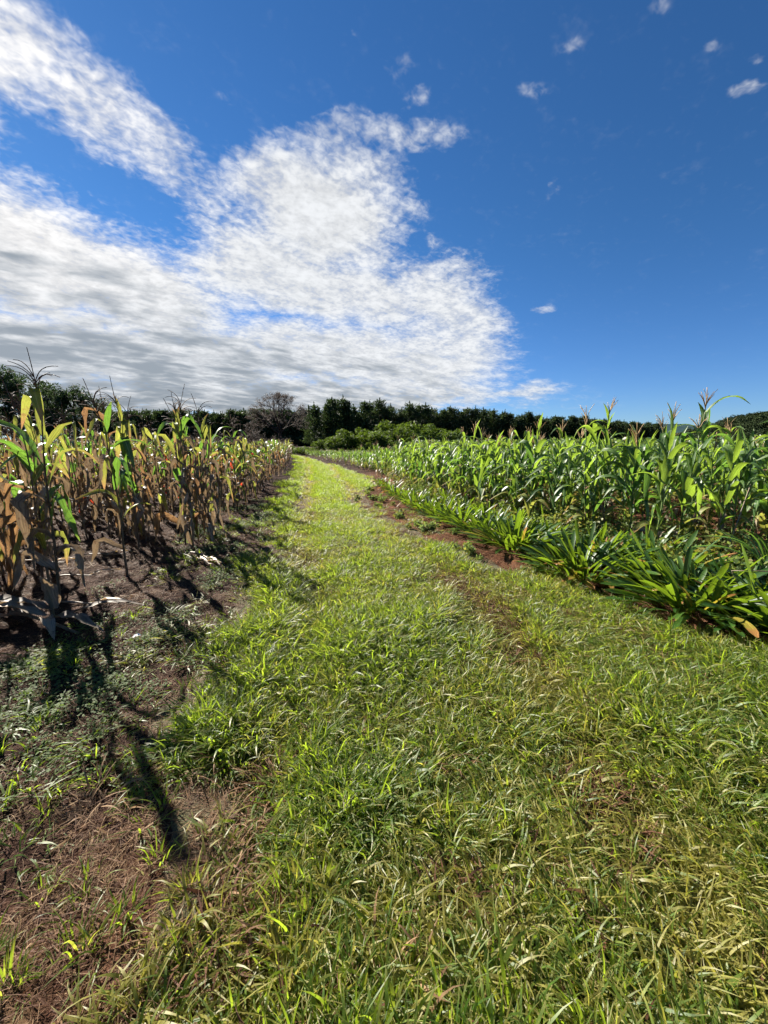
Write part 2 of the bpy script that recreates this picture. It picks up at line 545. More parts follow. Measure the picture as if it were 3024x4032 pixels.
M = {}
M['grass'] = leaf_material('grass_blade', (.034, .082, .009), (.115, .165, .026), tip=(.30, .26, .08), tip_at=(.72, 1.1), trans=(.36, .50, .03), fac=.46, rough=.48, spec=.42, use_tint=((.20, .185, .04), (.50, .46, .07)))
M['straw'] = leaf_material('dry_straw', (.16, .09, .045), (.29, .19, .10), trans=(.28, .16, .07), fac=.3, rough=.65, spec=.15, use_tint=((.105, .050, .028), (.16, .065, .03)))
M['husk'] = leaf_material('pale_dry_husk', (.26, .20, .13), (.40, .33, .24), trans=(.40, .25, .10), fac=.28, rough=.45, spec=.4)
M['corn_green'] = leaf_material('maize_leaf_green', (.032, .085, .022), (.070, .130, .034), trans=(.16, .31, .035), fac=.40, rough=.42, spec=.45, rib=(.20, .26, .13), tip=(.22, .17, .05), tip_at=(.9, 1.2))
M['corn_yellow'] = leaf_material('maize_leaf_yellowing', (.075, .125, .022), (.17, .175, .035), trans=(.34, .36, .06), fac=.38, rough=.52, spec=.35, rib=(.28, .27, .13), tip=(.27, .15, .06), tip_at=(.6, 1.0), spots=(.20, .11, .04))
M['corn_orange'] = leaf_material('maize_leaf_rusty', (.12, .065, .032), (.25, .15, .08), trans=(.36, .20, .085), fac=.32, rough=.5, spec=.3, spots=(.10, .05, .026))
M['corn_fresh'] = leaf_material('maize_leaf_fresh', (.036, .092, .020), (.085, .145, .034), trans=(.28, .42, .04), fac=.44, rough=.45, spec=.45, rib=(.22, .28, .13), tip=(.24, .2, .05), tip_at=(.9, 1.2))
M['corn_brown'] = leaf_material('maize_leaf_dry', (.085, .064, .048), (.27, .215, .155), trans=(.32, .22, .12), fac=.22, rough=.6, spec=.28, rib=(.24, .18, .11), spots=(.10, .05, .026))
M['corn_red'] = leaf_material('maize_leaf_red', (.16, .035, .02), (.26, .06, .03), trans=(.62, .07, .03), fac=.5, rough=.5, spec=.3)
M['stalk_dry'] = plain_material('maize_stalk_dry', (.085, .055, .033), (.17, .115, .062), 14, .6, .3, .3, (1, 1, .15))
M['stalk_green'] = plain_material('maize_stalk_green', (.060, .105, .028), (.12, .165, .05), 9, .45, .4, .2, (1, 1, .15))
M['tassel_dry'] = leaf_material('tassel_dry', (.085, .055, .042), (.16, .115, .08), trans=(.24, .15, .09), fac=.2, rough=.7, spec=.2)
M['tassel_tan'] = leaf_material('tassel_tan', (.40, .27, .13), (.55, .41, .22), trans=(.5, .33, .13), fac=.3, rough=.6, spec=.3)
M['ear_green'] = leaf_material('ear_husk_green', (.10, .16, .04), (.17, .22, .07), trans=(.2, .28, .06), fac=.15, rough=.5)
M['silk'] = leaf_material('ear_silk', (.40, .25, .15), (.52, .36, .2), trans=(.5, .3, .15), fac=.3, rough=.7)
M['clivia'] = leaf_material('strap_leaf', (.018, .060, .010), (.050, .105, .014), trans=(.23, .36, .018), fac=.32, rough=.42, spec=.45, tip=(.24, .16, .03), tip_at=(.93, 1.25))
M['clivia_yellow'] = leaf_material('strap_leaf_yellow', (.19, .17, .02), (.30, .24, .05), trans=(.5, .4, .04), fac=.35, rough=.4, tip=(.25, .12, .04), tip_at=(.6, .9))
M['weed'] = leaf_material('weed_leaf', (.055, .10, .026), (.12, .17, .055), trans=(.30, .40, .08), fac=.38, rough=.6, spec=.3, use_tint=((.16, .15, .03), (.36, .32, .04)))
M['clover'] = leaf_material('clover_leaf', (.05, .085, .025), (.12, .16, .06), trans=(.2, .3, .06), fac=.35, rough=.65, spec=.12)
M['bean'] = leaf_material('bean_leaf', (.05, .10, .022), (.10, .155, .04), trans=(.2, .3, .05), fac=.35, rough=.42, spec=.5)
M['bush'] = leaf_material('bush_leaf', (.020, .052, .008), (.060, .105, .015), trans=(.13, .20, .015), fac=.35, rough=.6, spec=.25)
M['pine'] = leaf_material('pine_needles', (.016, .034, .013), (.042, .066, .024), trans=(.07, .11, .03), fac=.22, rough=.6, spec=.2)
M['euca'] = leaf_material('gum_tree_leaf', (.018, .034, .014), (.042, .066, .028), trans=(.06, .10, .03), fac=.25, rough=.75, spec=.12)
M['bare'] = leaf_material('sparse_brown_leaf', (.075, .064, .058), (.135, .118, .108), trans=(.14, .115, .095), fac=.25, rough=.7, spec=.2)
M['forest'] = leaf_material('hill_forest_leaf', (.020, .036, .014), (.048, .066, .022), trans=(.04, .06, .02), fac=.15, rough=.7, spec=.1)
M['bark'] = plain_material('bark', (.035, .026, .020), (.075, .058, .045), 5, .9, .1, .5, (1, 1, .25))
M['hazed_hill'] = plain_material('hazed_hill', (.030, .055, .060), (.045, .075, .075), .01, 1, 0)  # distance haze painted into the hill colour as blue
M['white_scrap'] = plain_material('white_scrap', (.7, .68, .62), (.8, .78, .72), 30, .6)


def soil_material():
    m, T, out = material('soil')
    geo = T.node('ShaderNodeNewGeometry').outputs['Position']
    sep = T.node('ShaderNodeSeparateXYZ'); T.l.new(geo, sep.inputs[0])
    big = T.noise(geo, .9, 4, .6)
    mid = T.noise(geo, 7.0, 4, .65)
    fin = T.noise(geo, 60.0, 3, .6)
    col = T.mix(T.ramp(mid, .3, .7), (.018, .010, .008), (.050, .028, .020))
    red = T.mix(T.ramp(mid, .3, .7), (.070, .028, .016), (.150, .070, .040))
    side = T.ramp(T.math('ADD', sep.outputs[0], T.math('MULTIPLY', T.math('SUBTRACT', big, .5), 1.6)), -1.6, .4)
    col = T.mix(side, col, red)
    dry = T.math('MULTIPLY', T.ramp(fin, .58, .74), .25)
    col = T.mix(dry, col, (.20, .135, .085))
    gn = T.math('MULTIPLY', T.ramp(big, .55, .70), .35)
    col = T.mix(gn, col, (.055, .062, .022))
    p = T.node('ShaderNodeBsdfPrincipled')
    T.put(p.inputs['Base Color'], col); p.inputs['Roughness'].default_value = .95; p.inputs['Specular IOR Level'].default_value = .05
    bp = T.node('ShaderNodeBump'); bp.inputs['Strength'].default_value = .8; bp.inputs['Distance'].default_value = .03
    T.l.new(T.math('ADD', T.math('MULTIPLY', T.noise(geo, 28.0, 4, .7), 1.0), T.math('MULTIPLY', fin, .4)), bp.inputs['Height'])
    T.l.new(bp.outputs[0], p.inputs['Normal'])
    T.l.new(p.outputs[0], out.inputs[0])
    return m


def thatch_material():
    m, T, out = material('thatch')
    geo = T.node('ShaderNodeNewGeometry').outputs['Position']
    mid = T.noise(geo, 5.0, 4, .65); fin = T.noise(geo, 70.0, 3, .6)
    col = T.mix(T.ramp(mid, .35, .65), (.075, .040, .022), (.060, .062, .018))
    col = T.mix(T.math('MULTIPLY', T.ramp(fin, .5, .7), .6), col, (.19, .14, .065))
    p = T.node('ShaderNodeBsdfPrincipled')
    T.put(p.inputs['Base Color'], col); p.inputs['Roughness'].default_value = .9
    bp = T.node('ShaderNodeBump'); bp.inputs['Strength'].default_value = .9; bp.inputs['Distance'].default_value = .02
    T.l.new(T.noise(geo, 90.0, 4, .7), bp.inputs['Height']); T.l.new(bp.outputs[0], p.inputs['Normal'])
    T.l.new(p.outputs[0], out.inputs[0])
    return m


M['soil'] = soil_material()
M['thatch'] = thatch_material()

# ------------------------------------------------------------------ ground, track, hills
def graded(a, b, fine, grow, centre):
    out = [centre]; s = fine; v = centre
    while v < b:
        v += s; out.append(v)
        if abs(v - centre) > 6: s *= grow
    s = fine; v = centre; lo = []
    while v > a:
        v -= s; lo.append(v)
        if abs(v - centre) > 6: s *= grow
    return np.array(lo[::-1] + out)


gx = graded(-4000, 4000, .055, 1.09, 0.0)
gy = graded(-60, 6000, .055, 1.09, 3.0)
GXX, GYY = np.meshgrid(gx, gy)
Z = height(GXX, GYY)
nx, ny = len(gx), len(gy)
gm = bpy.data.meshes.new('ground')
V = np.stack([GXX.ravel(), GYY.ravel(), Z.ravel()], 1)
idx = np.arange(nx * ny).reshape(ny, nx)
F = np.stack([idx[:-1, :-1].ravel(), idx[:-1, 1:].ravel(), idx[1:, 1:].ravel(), idx[1:, :-1].ravel()], 1)
gm.from_pydata(V.tolist(), [], F.tolist())
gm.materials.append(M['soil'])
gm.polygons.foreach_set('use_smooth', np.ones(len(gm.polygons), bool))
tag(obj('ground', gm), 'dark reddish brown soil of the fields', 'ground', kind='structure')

ys = np.concatenate([np.arange(-1.5, 8, .08), np.arange(8, 60, .3)])
us = np.linspace(0, 1, 60)
n1 = (fbm(ys * 0 + 3, ys, 1.6, 3, 21) - .5) * .5; n2 = (fbm(ys * 0 + 9, ys, 1.6, 3, 22) - .5) * .5
PX = (path_l(ys) + n1)[:, None] * (1 - us)[None, :] + (path_r(ys) + n2)[:, None] * us[None, :]
PY = np.repeat(ys[:, None], 60, 1)
PZ = height(PX, PY) + .006
PZ[:, 0] -= .03; PZ[:, -1] -= .03
pm = bpy.data.meshes.new('path')
k = np.arange(PX.size).reshape(PX.shape)
pm.from_pydata(np.stack([PX.ravel(), PY.ravel(), PZ.ravel()], 1).tolist(), [],
               np.stack([k[:-1, :-1].ravel(), k[:-1, 1:].ravel(), k[1:, 1:].ravel(), k[1:, :-1].ravel()], 1).tolist())
pm.materials.append(M['thatch'])
pm.polygons.foreach_set('use_smooth', np.ones(len(pm.polygons), bool))
tag(obj('path', pm), 'grassy farm track curving away between the two maize fields', 'track', kind='structure')


def hill(name, mat, x0, x1, y0, y1, fn, label, nx=90, ny=24):
    X, Y = np.meshgrid(np.linspace(x0, x1, nx), np.linspace(y0, y1, ny))
    Zh = fn(X, Y)
    me = bpy.data.meshes.new(name)
    k = np.arange(X.size).reshape(X.shape)
    me.from_pydata(np.stack([X.ravel(), Y.ravel(), Zh.ravel()], 1).tolist(), [],
                   np.stack([k[:-1, :-1].ravel(), k[:-1, 1:].ravel(), k[1:, 1:].ravel(), k[1:, :-1].ravel()], 1).tolist())
    me.materials.append(mat); me.polygons.foreach_set('use_smooth', np.ones(len(me.polygons), bool))
    return tag(obj(name, me), label, 'hill', kind='structure')


def near_hill(X, Y):
    s = np.clip((Y - 330) / 150, 0, 1); s = s * s * (3 - 2 * s)
    ridge = np.interp(X / Y, [.55, .76, .88, 1.0, 1.15, 1.6], [0, 5, 24, 33, 36, 30])
    return ridge * s + (fbm(X, Y, .02, 2, 31) - .5) * 4 * s - 1.0


def blue_hill(X, Y):
    s = np.clip((Y - 2200) / 600, 0, 1) * np.clip((4200 - Y) / 600, 0, 1)
    return s * (105 + (fbm(X, Y, .002, 3, 33) - .5) * 90) - 2


hill('hill', M['forest'], 180, 900, 330, 620, near_hill, 'low wooded hill rising at the right edge behind the fields')
hill('distant_hills', M['hazed_hill'], 600, 5000, 2200, 4200, blue_hill, 'thin line of distant hills, haze blue put into their colour')

# ------------------------------------------------------------------ leaf and plant shapes
def curve_path(L, e0, e1, k=11, bend=.5, soft=.5, side=0.0, x0=0.0):
    """points of a leaf that starts at elevation e0 and ends at elevation e1 (degrees), bending about the share bend of its length"""
    s = np.linspace(0, 1, k)
    q = np.clip((s - (bend - soft / 2)) / soft, 0, 1); q = q * q * (3 - 2 * q)
    e = np.radians(e0 + (e1 - e0) * q)
    a = np.radians(side) * s ** 1.5
    ds = L / (k - 1)
    D = np.stack([np.cos(e) * np.cos(a), np.cos(e) * np.sin(a), np.sin(e)], 1)
    P = np.concatenate([[[0, 0, 0]], np.cumsum(D[:-1] * ds, 0)]) + np.array([x0, 0, 0])
    return P, D, s


def twist_side(D, s, tw, tw0=0.0):
    """side vectors across a leaf with directions D, twisted by tw degrees along it"""
    side0 = np.cross(np.array([0, 0, 1.0]), D); nrm = np.linalg.norm(side0, axis=1)[:, None]
    side0 = np.where(nrm > .05, side0 / np.maximum(nrm, 1e-6), np.array([0, 1.0, 0]))
    up = np.cross(D, side0)
    a = np.radians(tw0 + tw * s)[:, None]
    return side0 * np.cos(a) + up * np.sin(a)


def corn_leaf(L, W, e0, e1, bend, soft, tw=0, fold=.18, wave=.10, side=0, k=12, across=3, shrink=1.0):
    A = Acc()
    P, D, s = curve_path(L, e0, e1, k, bend, soft, side)
    w = W * np.clip(np.minimum(.55 + 2.2 * s, 1.0) * (1 - np.clip((s - .45) / .55, 0, 1) ** 1.8), .03, 1) * (1 if shrink == 1 else 1 - (1 - shrink) * s)
    A.ribbon(P, twist_side(D, s, tw), w, across, fold, wave=wave)
    return A


LEAF_GREEN = [corn_leaf(U(.62, .85), U(.070, .092), U(52, 74), U(-75, -20), U(.38, .6), U(.35, .8), U(-50, 50), U(.14, .22), U(.04, .10), U(-20, 20)) for _ in range(14)]
LEAF_UP = [corn_leaf(U(.42, .6), U(.06, .085), U(72, 84), U(30, 66), .6, .7, U(-30, 30), .22, .04, U(-12, 12)) for _ in range(5)]
LEAF_KINK = [corn_leaf(U(.62, .9), U(.075, .10), U(58, 78), U(-88, -70), U(.3, .5), U(.10, .2), U(-40, 40), .16, .08, U(-15, 15)) for _ in range(6)]
LEAF_DRY = [corn_leaf(U(.55, .85), U(.065, .10), U(25, 68), U(-89, -76), U(.16, .42), U(.12, .4), U(-190, 190), U(.34, .62), U(.18, .34), U(-40, 40), shrink=.65) for _ in range(14)]
LEAF_FAR_G = [corn_leaf(U(.6, .85), U(.075, .10), U(50, 75), U(-75, -10), U(.4, .6), U(.4, .8), U(-40, 40), k=6, across=2) for _ in range(8)]
LEAF_FAR_D = [corn_leaf(U(.5, .8), U(.06, .095), U(20, 60), U(-88, -78), U(.15, .35), U(.2, .4), U(-120, 120), k=6, across=2) for _ in range(6)]


def stalk_acc(H, r0=.012, lean=.04, sides=6):
    A = Acc()
    n = 10
    z = np.linspace(0, 1, n); ax, ay = U(-lean, lean), U(-lean, lean)
    P = np.stack([ax * z ** 2 * H + .008 * np.sin(z * 9), ay * z ** 2 * H + .008 * np.cos(z * 8), z * H - .03 * (z == 0)], 1)
    rad = r0 * (1 - .62 * z) * (1 + .12 * (np.arange(n) % 2))
    A.tube(P, rad, sides)
    return A, P


def tassel_acc(Lc=.42, n=9, spread=35, droop=60, w=.006, lb=.26):
    A = Acc()
    P, D, s = curve_path(Lc, 88, U(70, 86), 7, .6, .8, U(-20, 20))
    A.tube(P, np.linspace(w * .55, w * .35, 7), 4)
    for i in range(n):
        az = U(0, 6.28); f = U(.05, .38) if Lc < .4 else U(.22, .55)
        b = np.array([np.interp(f, s, P[:, q]) for q in range(3)])
        Q, D2, s2 = curve_path(lb * U(.7, 1.15), 90 - U(.35, 1) * spread, 90 - spread - U(.4, 1.1) * droop, 7, .5, .9, U(-20, 20))
        c, sn = math.cos(az), math.sin(az)
        Q = np.stack([Q[:, 0] * c - Q[:, 1] * sn, Q[:, 0] * sn + Q[:, 1] * c, Q[:, 2]], 1) + b
        A.tube(Q, np.linspace(w * .55, w * .3, 7), 3)
    return A


TASSEL_DRY = [tassel_acc(U(.48, .62), random.randint(7, 11), 45, 75, .0105, .27) for _ in range(5)]
TASSEL_TAN = [tassel_acc(U(.30, .38), random.randint(8, 12), 26, 16, .011, .22) for _ in range(5)]


def ear_acc(L=.2, r=.026):
    A = Acc()
    s = np.linspace(0, 1, 8)
    A.tube(np.stack([s * 0, s * 0, s * L], 1), r * np.sin(np.clip(s * 2.6 + .35, 0, 3.0)) + .003, 7)
    for i in range(3):
        P, D, q = curve_path(L * .7, 78, 50, 5, .5, .5)
        a = i * 2.1
        Q = np.stack([P[:, 0] * math.cos(a), P[:, 0] * math.sin(a), P[:, 2] + L * .5], 1)
        sd_ = np.tile([[-math.sin(a), math.cos(a), 0]], (5, 1))
        A.ribbon(Q, sd_, .03 * (1 - q * .9), 2)
    return A


def silk_acc():
    A = Acc()
    for i in range(12):
        a = U(0, 6.28)
        P, D, s = curve_path(U(.05, .08), 80, U(-60, 20), 5, .4, .7)
        Q = np.stack([P[:, 0] * math.cos(a), P[:, 0] * math.sin(a), P[:, 2]], 1)
        A.tube(Q, .0035, 3)
    return A


EAR = ear_acc(); SILK = silk_acc()
MESH = {}


def shared(key, acc, mat):
    if key not in MESH:
        MESH[key] = acc.mesh(key.rstrip('0123456789_'), mat)
    return MESH[key]


def leaf_plan(kind, H, rnd):
    """(leaf shape list, index, material key, node height, azimuth, size) for every leaf of a maize plant"""
    plan = []
    az = rnd.uniform(0, 360)
    if kind == 'dry':
        n = rnd.randint(9, 12)
        for i in range(n):
            f = .16 + .80 * i / (n - 1)
            az += 180 + rnd.uniform(-35, 35)
            p = rnd.random()
            if f < .42:
                sh, mk = 'D', 'corn_brown' if p < .86 else 'corn_yellow'
            elif f < .68:
                sh, mk = ('D', 'corn_brown') if p < .56 else (('G', 'corn_yellow') if p < .76 else ('K', 'corn_green'))
            else:
                sh, mk = ('D', 'corn_brown') if p < .34 else (('K', 'corn_yellow') if p < .66 else (('G', 'corn_green') if p < .88 else ('U', 'corn_yellow')))
            if mk == 'corn_brown' and rnd.random() < .15: mk = 'corn_orange' if rnd.random() < .95 else 'corn_red'
            plan.append((sh, rnd.randint(0, 99), mk, f * H, az, rnd.uniform(.8, 1.12) * (1 if f < .8 else .8)))
    else:
        n = rnd.randint(10, 13)
        for i in range(n):
            f = .10 + .86 * i / (n - 1)
            az += 180 + rnd.uniform(-40, 40)
            p = rnd.random()
            if f < .25:
                sh, mk = ('G', 'corn_yellow') if p < .6 else ('D', 'corn_brown')
            elif f < .82:
                sh, mk = ('G' if p < .72 else 'K'), 'corn_fresh' if rnd.random() < .7 else 'corn_green'
            else:
                sh, mk = ('U' if p < .55 else 'G'), 'corn_fresh'
            plan.append((sh, rnd.randint(0, 99), mk, f * H, az, rnd.uniform(.8, 1.1) * (1 if f < .85 else .8)))
    return plan


SHAPES = {'G': LEAF_GREEN, 'U': LEAF_UP, 'K': LEAF_KINK, 'D': LEAF_DRY}
MATS = ['corn_green', 'corn_yellow', 'corn_brown', 'corn_red', 'stalk', 'tassel', 'corn_orange', 'corn_fresh']
STALKS = {}
for kind, r0 in (('dry', .0125), ('green', .013)):
    STALKS[kind] = [stalk_acc(1.0, r0, .05) for _ in range(6)]


def stalk_at(P, z):
    return [float(np.interp(z, P[:, 2], P[:, i])) for i in range(2)]


def maize_thing(kind, x, y, H, label, group=None, seed=0, tassel=True, ear=True, plan=None, tilt=None, fan=1.0):
    """a near maize plant: an Empty with stalk, every leaf, tassel and ear as parts"""
    rnd = random.Random(seed)
    e = empty('dry_maize_plant' if kind == 'dry' else 'green_maize_plant', (x, y, hz(x, y)), rnd.uniform(0, 6.28))
    e.rotation_euler = (R(rnd.uniform(-4, 4) if tilt is None else tilt[0]), R(rnd.uniform(-4, 4) if tilt is None else tilt[1]), rnd.uniform(0, 6.28))
    tag(e, label, 'maize', group)
    i = rnd.randint(0, 5)
    sa, P = STALKS[kind][i]
    obj('stalk', shared('stalk_%s_%d' % (kind, i), sa, M['stalk_dry' if kind == 'dry' else 'stalk_green']), e, scl=(1.0 if kind == 'dry' else 1.1, 1.0 if kind == 'dry' else 1.1, H))
    for (sh, k, mk, z, az, sz) in (plan or leaf_plan(kind, H, rnd)):
        k %= len(SHAPES[sh])
        lx, ly = stalk_at(P, z / H)
        obj('leaf', shared('leaf_%s_%s_%d' % (sh, mk, k), SHAPES[sh][k], M[mk]), e, (lx, ly, z), (R(rnd.uniform(-12, 12)), R(rnd.uniform(-8, 8)), R(az)), (sz * fan, sz, sz))
    if tassel:
        lx, ly = stalk_at(P, .99)
        if kind == 'dry':
            k = rnd.randint(0, 4); obj('tassel', shared('tassel_dry_%d' % k, TASSEL_DRY[k], M['tassel_dry']), e, (lx, ly, H * .985), (R(rnd.uniform(-14, 14)), R(rnd.uniform(-14, 14)), rnd.uniform(0, 6)), rnd.uniform(.8, 1.1))
        else:
            k = rnd.randint(0, 4); obj('tassel', shared('tassel_tan_%d' % k, TASSEL_TAN[k], M['tassel_tan']), e, (lx, ly, H * .985), (R(rnd.uniform(-6, 6)), R(rnd.uniform(-6, 6)), rnd.uniform(0, 6)), rnd.uniform(.85, 1.1))
    if ear and rnd.random() < .6:
        f = rnd.uniform(.38, .52); lx, ly = stalk_at(P, f); az = rnd.uniform(0, 6.28)
        ro = (0, R(rnd.uniform(14, 28)), az) if kind == 'green' else (0, R(rnd.choice([25, 30, 150, 160])), az)
        eo = obj('ear', shared('ear_%s' % kind, EAR, M['ear_green'] if kind == 'green' else M['husk']), e, (lx + .012 * math.cos(az), ly + .012 * math.sin(az), f * H), ro, rnd.uniform(.85, 1.1))
        if kind == 'green':
            obj('silk', shared('silk', SILK, M['silk']), eo, (0, 0, .2))
    return e


def maize_accs(kind, seed, far=False):
    """the same plant with its leaves joined, for plants too far off to pick out single leaves; height 1.0"""
    rnd = random.Random(seed)
    H = 1.7
    fol = Acc()
    i = rnd.randint(0, 5)
    sa, P = STALKS[kind][i]
    for (sh, k, mk, z, az, sz) in leaf_plan(kind, H, rnd):
        if far:
            L = LEAF_FAR_D if sh == 'D' else LEAF_FAR_G
        else:
            L = SHAPES[sh]
        lx, ly = stalk_at(P, z / H)
        mt = Matrix.Translation((lx, ly, z)) @ Matrix.Rotation(R(az), 4, 'Z') @ Matrix.Rotation(R(rnd.uniform(-10, 10)), 4, 'X') @ Matrix.Scale(sz, 4)
        fol.join(L[k % len(L)], mt, MATS.index(mk))
    tz = TASSEL_DRY[rnd.randint(0, 4)] if kind == 'dry' else TASSEL_TAN[rnd.randint(0, 4)]
    return fol, sa, tz, H


def mats_of(kind):
    return [M['corn_green'], M['corn_yellow'], M['corn_brown'], M['corn_red'], M['stalk_dry' if kind == 'dry' else 'stalk_green'], M['tassel_dry' if kind == 'dry' else 'tassel_tan'], M['corn_orange'], M['corn_fresh']]


MID = {}
for kind in ('dry', 'green'):
    MID[kind] = []
    for sdd in range(9):
        fol, sa, tz, H = maize_accs(kind, 100 + sdd)
        MID[kind].append((fol.mesh('maize_foliage', mats_of(kind)), sa.mesh('maize_stalk', mats_of(kind)[4]), tz.mesh('maize_tassel', mats_of(kind)[5]), H))


def maize_mid(kind, x, y, H, label, group, tassel=True):
    s = H / 1.7
    e = empty('dry_maize_plant' if kind == 'dry' else 'green_maize_plant', (x, y, hz(x, y)), U(0, 6.28), s)
    e.rotation_euler = (R(U(-4, 4)), R(U(-4, 4)), U(0, 6.28))
    tag(e, label, 'maize', group)
    fm, sm, tm, h0 = random.choice(MID[kind])
    obj('stalk', sm, e, scl=(1, 1, h0)); obj('foliage', fm, e)
    if tassel:
        obj('tassel', tm, e, (0, 0, h0 * .985))
    return e


# ------------------------------------------------------------------ the drying maize on the left
def in_view(x, y, pad=.6):
    return y > .5 and abs(x) < y * 1.02 + .35 + pad


near_dry = [
    (-3.05, 3.42, 1.78, 'tallest drying maize plant at the left edge, dark stalk and long tassel against the sky'),
    (-3.42, 3.72, 1.62, 'drying maize plant with a hanging dead ear, behind the tallest one at the left edge'),
    (-3.85, 3.55, 1.66, 'withered brown maize plant cut off by the left edge of the photo'),
    (-3.72, 4.0, 1.55, 'yellow and brown maize plant beside the withered one at the left edge'),
    (-2.86, 4.10, 1.62, 'lone maize plant with two arching green leaves and a low ear on bare soil'),
    (-2.76, 5.40, 1.70, 'dense brown maize plant with hanging dead leaves at the field corner near the track'),
    (-2.62, 5.62, 1.62, 'brown maize plant at the field corner, the one closest to the track'),
    (-2.98, 5.62, 1.74, 'maize plant with green upper leaves just behind the field corner, its tassel against the sky'),
    (-3.86, 5.45, 1.80, 'tall maize plant whose purple-brown forked tassel stands beside the gap in the trees'),
    (-3.48, 5.30, 1.84, 'tall maize plant with a curled green top leaf and feathery grey tassel'),
    (-4.15, 4.55, 1.66, 'maize plant with a brown hooked top leaf behind the lone plant'),
]
BUNDLE = [('D', (5 * k) % 14, 'corn_orange' if k % 5 == 2 else 'corn_brown', .22 + .085 * k, 137 * k, 1.0 if k < 10 else .8) for k in range(15)] + [('K', 2, 'corn_yellow', 1.50, 30, .8), ('G', 4, 'corn_green', 1.56, 210, .8), ('U', 1, 'corn_yellow', 1.62, 120, .7)]
LONE = [('D', 3, 'corn_brown', .30, 10, .75), ('G', 2, 'corn_yellow', .62, -150, .72), ('G', 5, 'corn_yellow', .74, 20, .85), ('D', 1, 'corn_brown', .72, -60, .6),
        ('K', 1, 'corn_green', .98, 160, .9), ('K', 3, 'corn_yellow', 1.12, -10, .8), ('D', 4, 'corn_brown', 1.2, 80, .8), ('G', 7, 'corn_green', 1.32, 190, .8), ('K', 0, 'corn_yellow', 1.48, 40, .8), ('U', 1, 'corn_green', 1.58, 120, .7)]
for i, (x, y, H, lb) in enumerate(near_dry):
    maize_thing('dry', x, y, H, lb, 'drying maize plants at the near corner of the field', 40 + i, tilt=(0, 0) if i in (4, 7, 8, 9) else None, plan=LONE if i == 4 else BUNDLE if i in (5, 6) else None, fan=.75 if i in (5, 6) else 1.15)

spots = []
for row in range(26):
    y = 1.2 + random.random() * .4
    while y < 75:
        x = float(dry_edge(y)) - row * .88 + U(-.16, .16)
        if row < 14 or y > 10:
            if y < 3.7: x -= .3
            spots.append((x, y + U(-.08, .08), row))
        y += U(.26, .46) if y < 30 else U(.5, .8)


def keep_dry(x, y):
    if 2.5 < y < 3.7 and -5.6 < x < -(y * 1.02 + .42):
        return random.random() < .95
    if y < 5.75 and x > -6.2:
        if y < 3.3: return False
        return random.random() < (.10 if x > -4.6 else .45)
    if y < 2.6: return False
    return random.random() < .78


spots = [s for s in spots if keep_dry(s[0], s[1])]
spots += [(-4.0, 3.25, 0), (-4.35, 3.5, 1), (-4.15, 3.8, 1), (-4.6, 3.95, 1), (-3.8, 3.05, 0), (-4.7, 3.2, 1), (-4.45, 2.9, 1), (-4.2, 3.1, 0), (-3.95, 3.5, 0), (-4.5, 3.6, 1), (-4.3, 4.15, 1), (-4.9, 3.6, 1), (-4.05, 2.85, 0), (-4.75, 4.4, 1)]
spots = [s for s in spots if all((s[0] - q[0]) ** 2 + (s[1] - q[1]) ** 2 > .07 for q in near_dry)]
spots.sort(key=lambda s: s[0] ** 2 + s[1] ** 2)
near_n = 0; mass = []; rank = {}
for (x, y, row) in spots:
    d = math.hypot(x, y)
    H = U(1.40, 1.70) if y < 9 else U(1.20, 1.44)
    if in_view(x, y) and near_n < 292:
        near_n += 1
        if d < 12.5:
            rank[row] = rank.get(row, -1) + 1
            maize_thing('dry', x, y, H, 'yellow and brown maize plant, %s in view along the %s drying row from the track' % (nth(rank[row]), nth(row)), 'drying maize in the front rows', 1000 + near_n, tassel=random.random() < .8)
        else:
            rank[row] = rank.get(row, -1) + 1
            maize_mid('dry', x, y, H, 'drying maize plant further back, %s in view along the %s row from the track' % (nth(rank[row]), nth(row)), 'drying maize further back', random.random() < .7)
    elif in_view(x, y, 5.0):
        mass.append((x, y, H / 1.7))


def far_protos(kind, n):
    out = []
    for k in range(n):
        fol, sa, tz, H = maize_accs(kind, 300 + k, True)
        fol.join(sa, Matrix.Diagonal((1, 1, H, 1)), 4)
        if k % 3 < 2: fol.join(tz, Matrix.Translation((0, 0, H * .985)), 5)
        out.append(fol.mesh('maize_%s' % kind, mats_of(kind)))
    return out


def maize_mass(name, kind, pts, label):
    n = len(pts)
    P = np.array([(x, y, hz(x, y)) for x, y, s in pts])
    scatter(name, P, np.stack([rng.uniform(-.07, .07, n), rng.uniform(-.07, .07, n), rng.uniform(0, 6.28, n)], 1), [p[2] for p in pts], rng.integers(0, 9, n), rng.random(n), far_protos(kind, 9), label, 'maize')


maize_mass('distant_dry_maize', 'dry', mass, 'mass of distant drying maize filling the field on the left of the track')

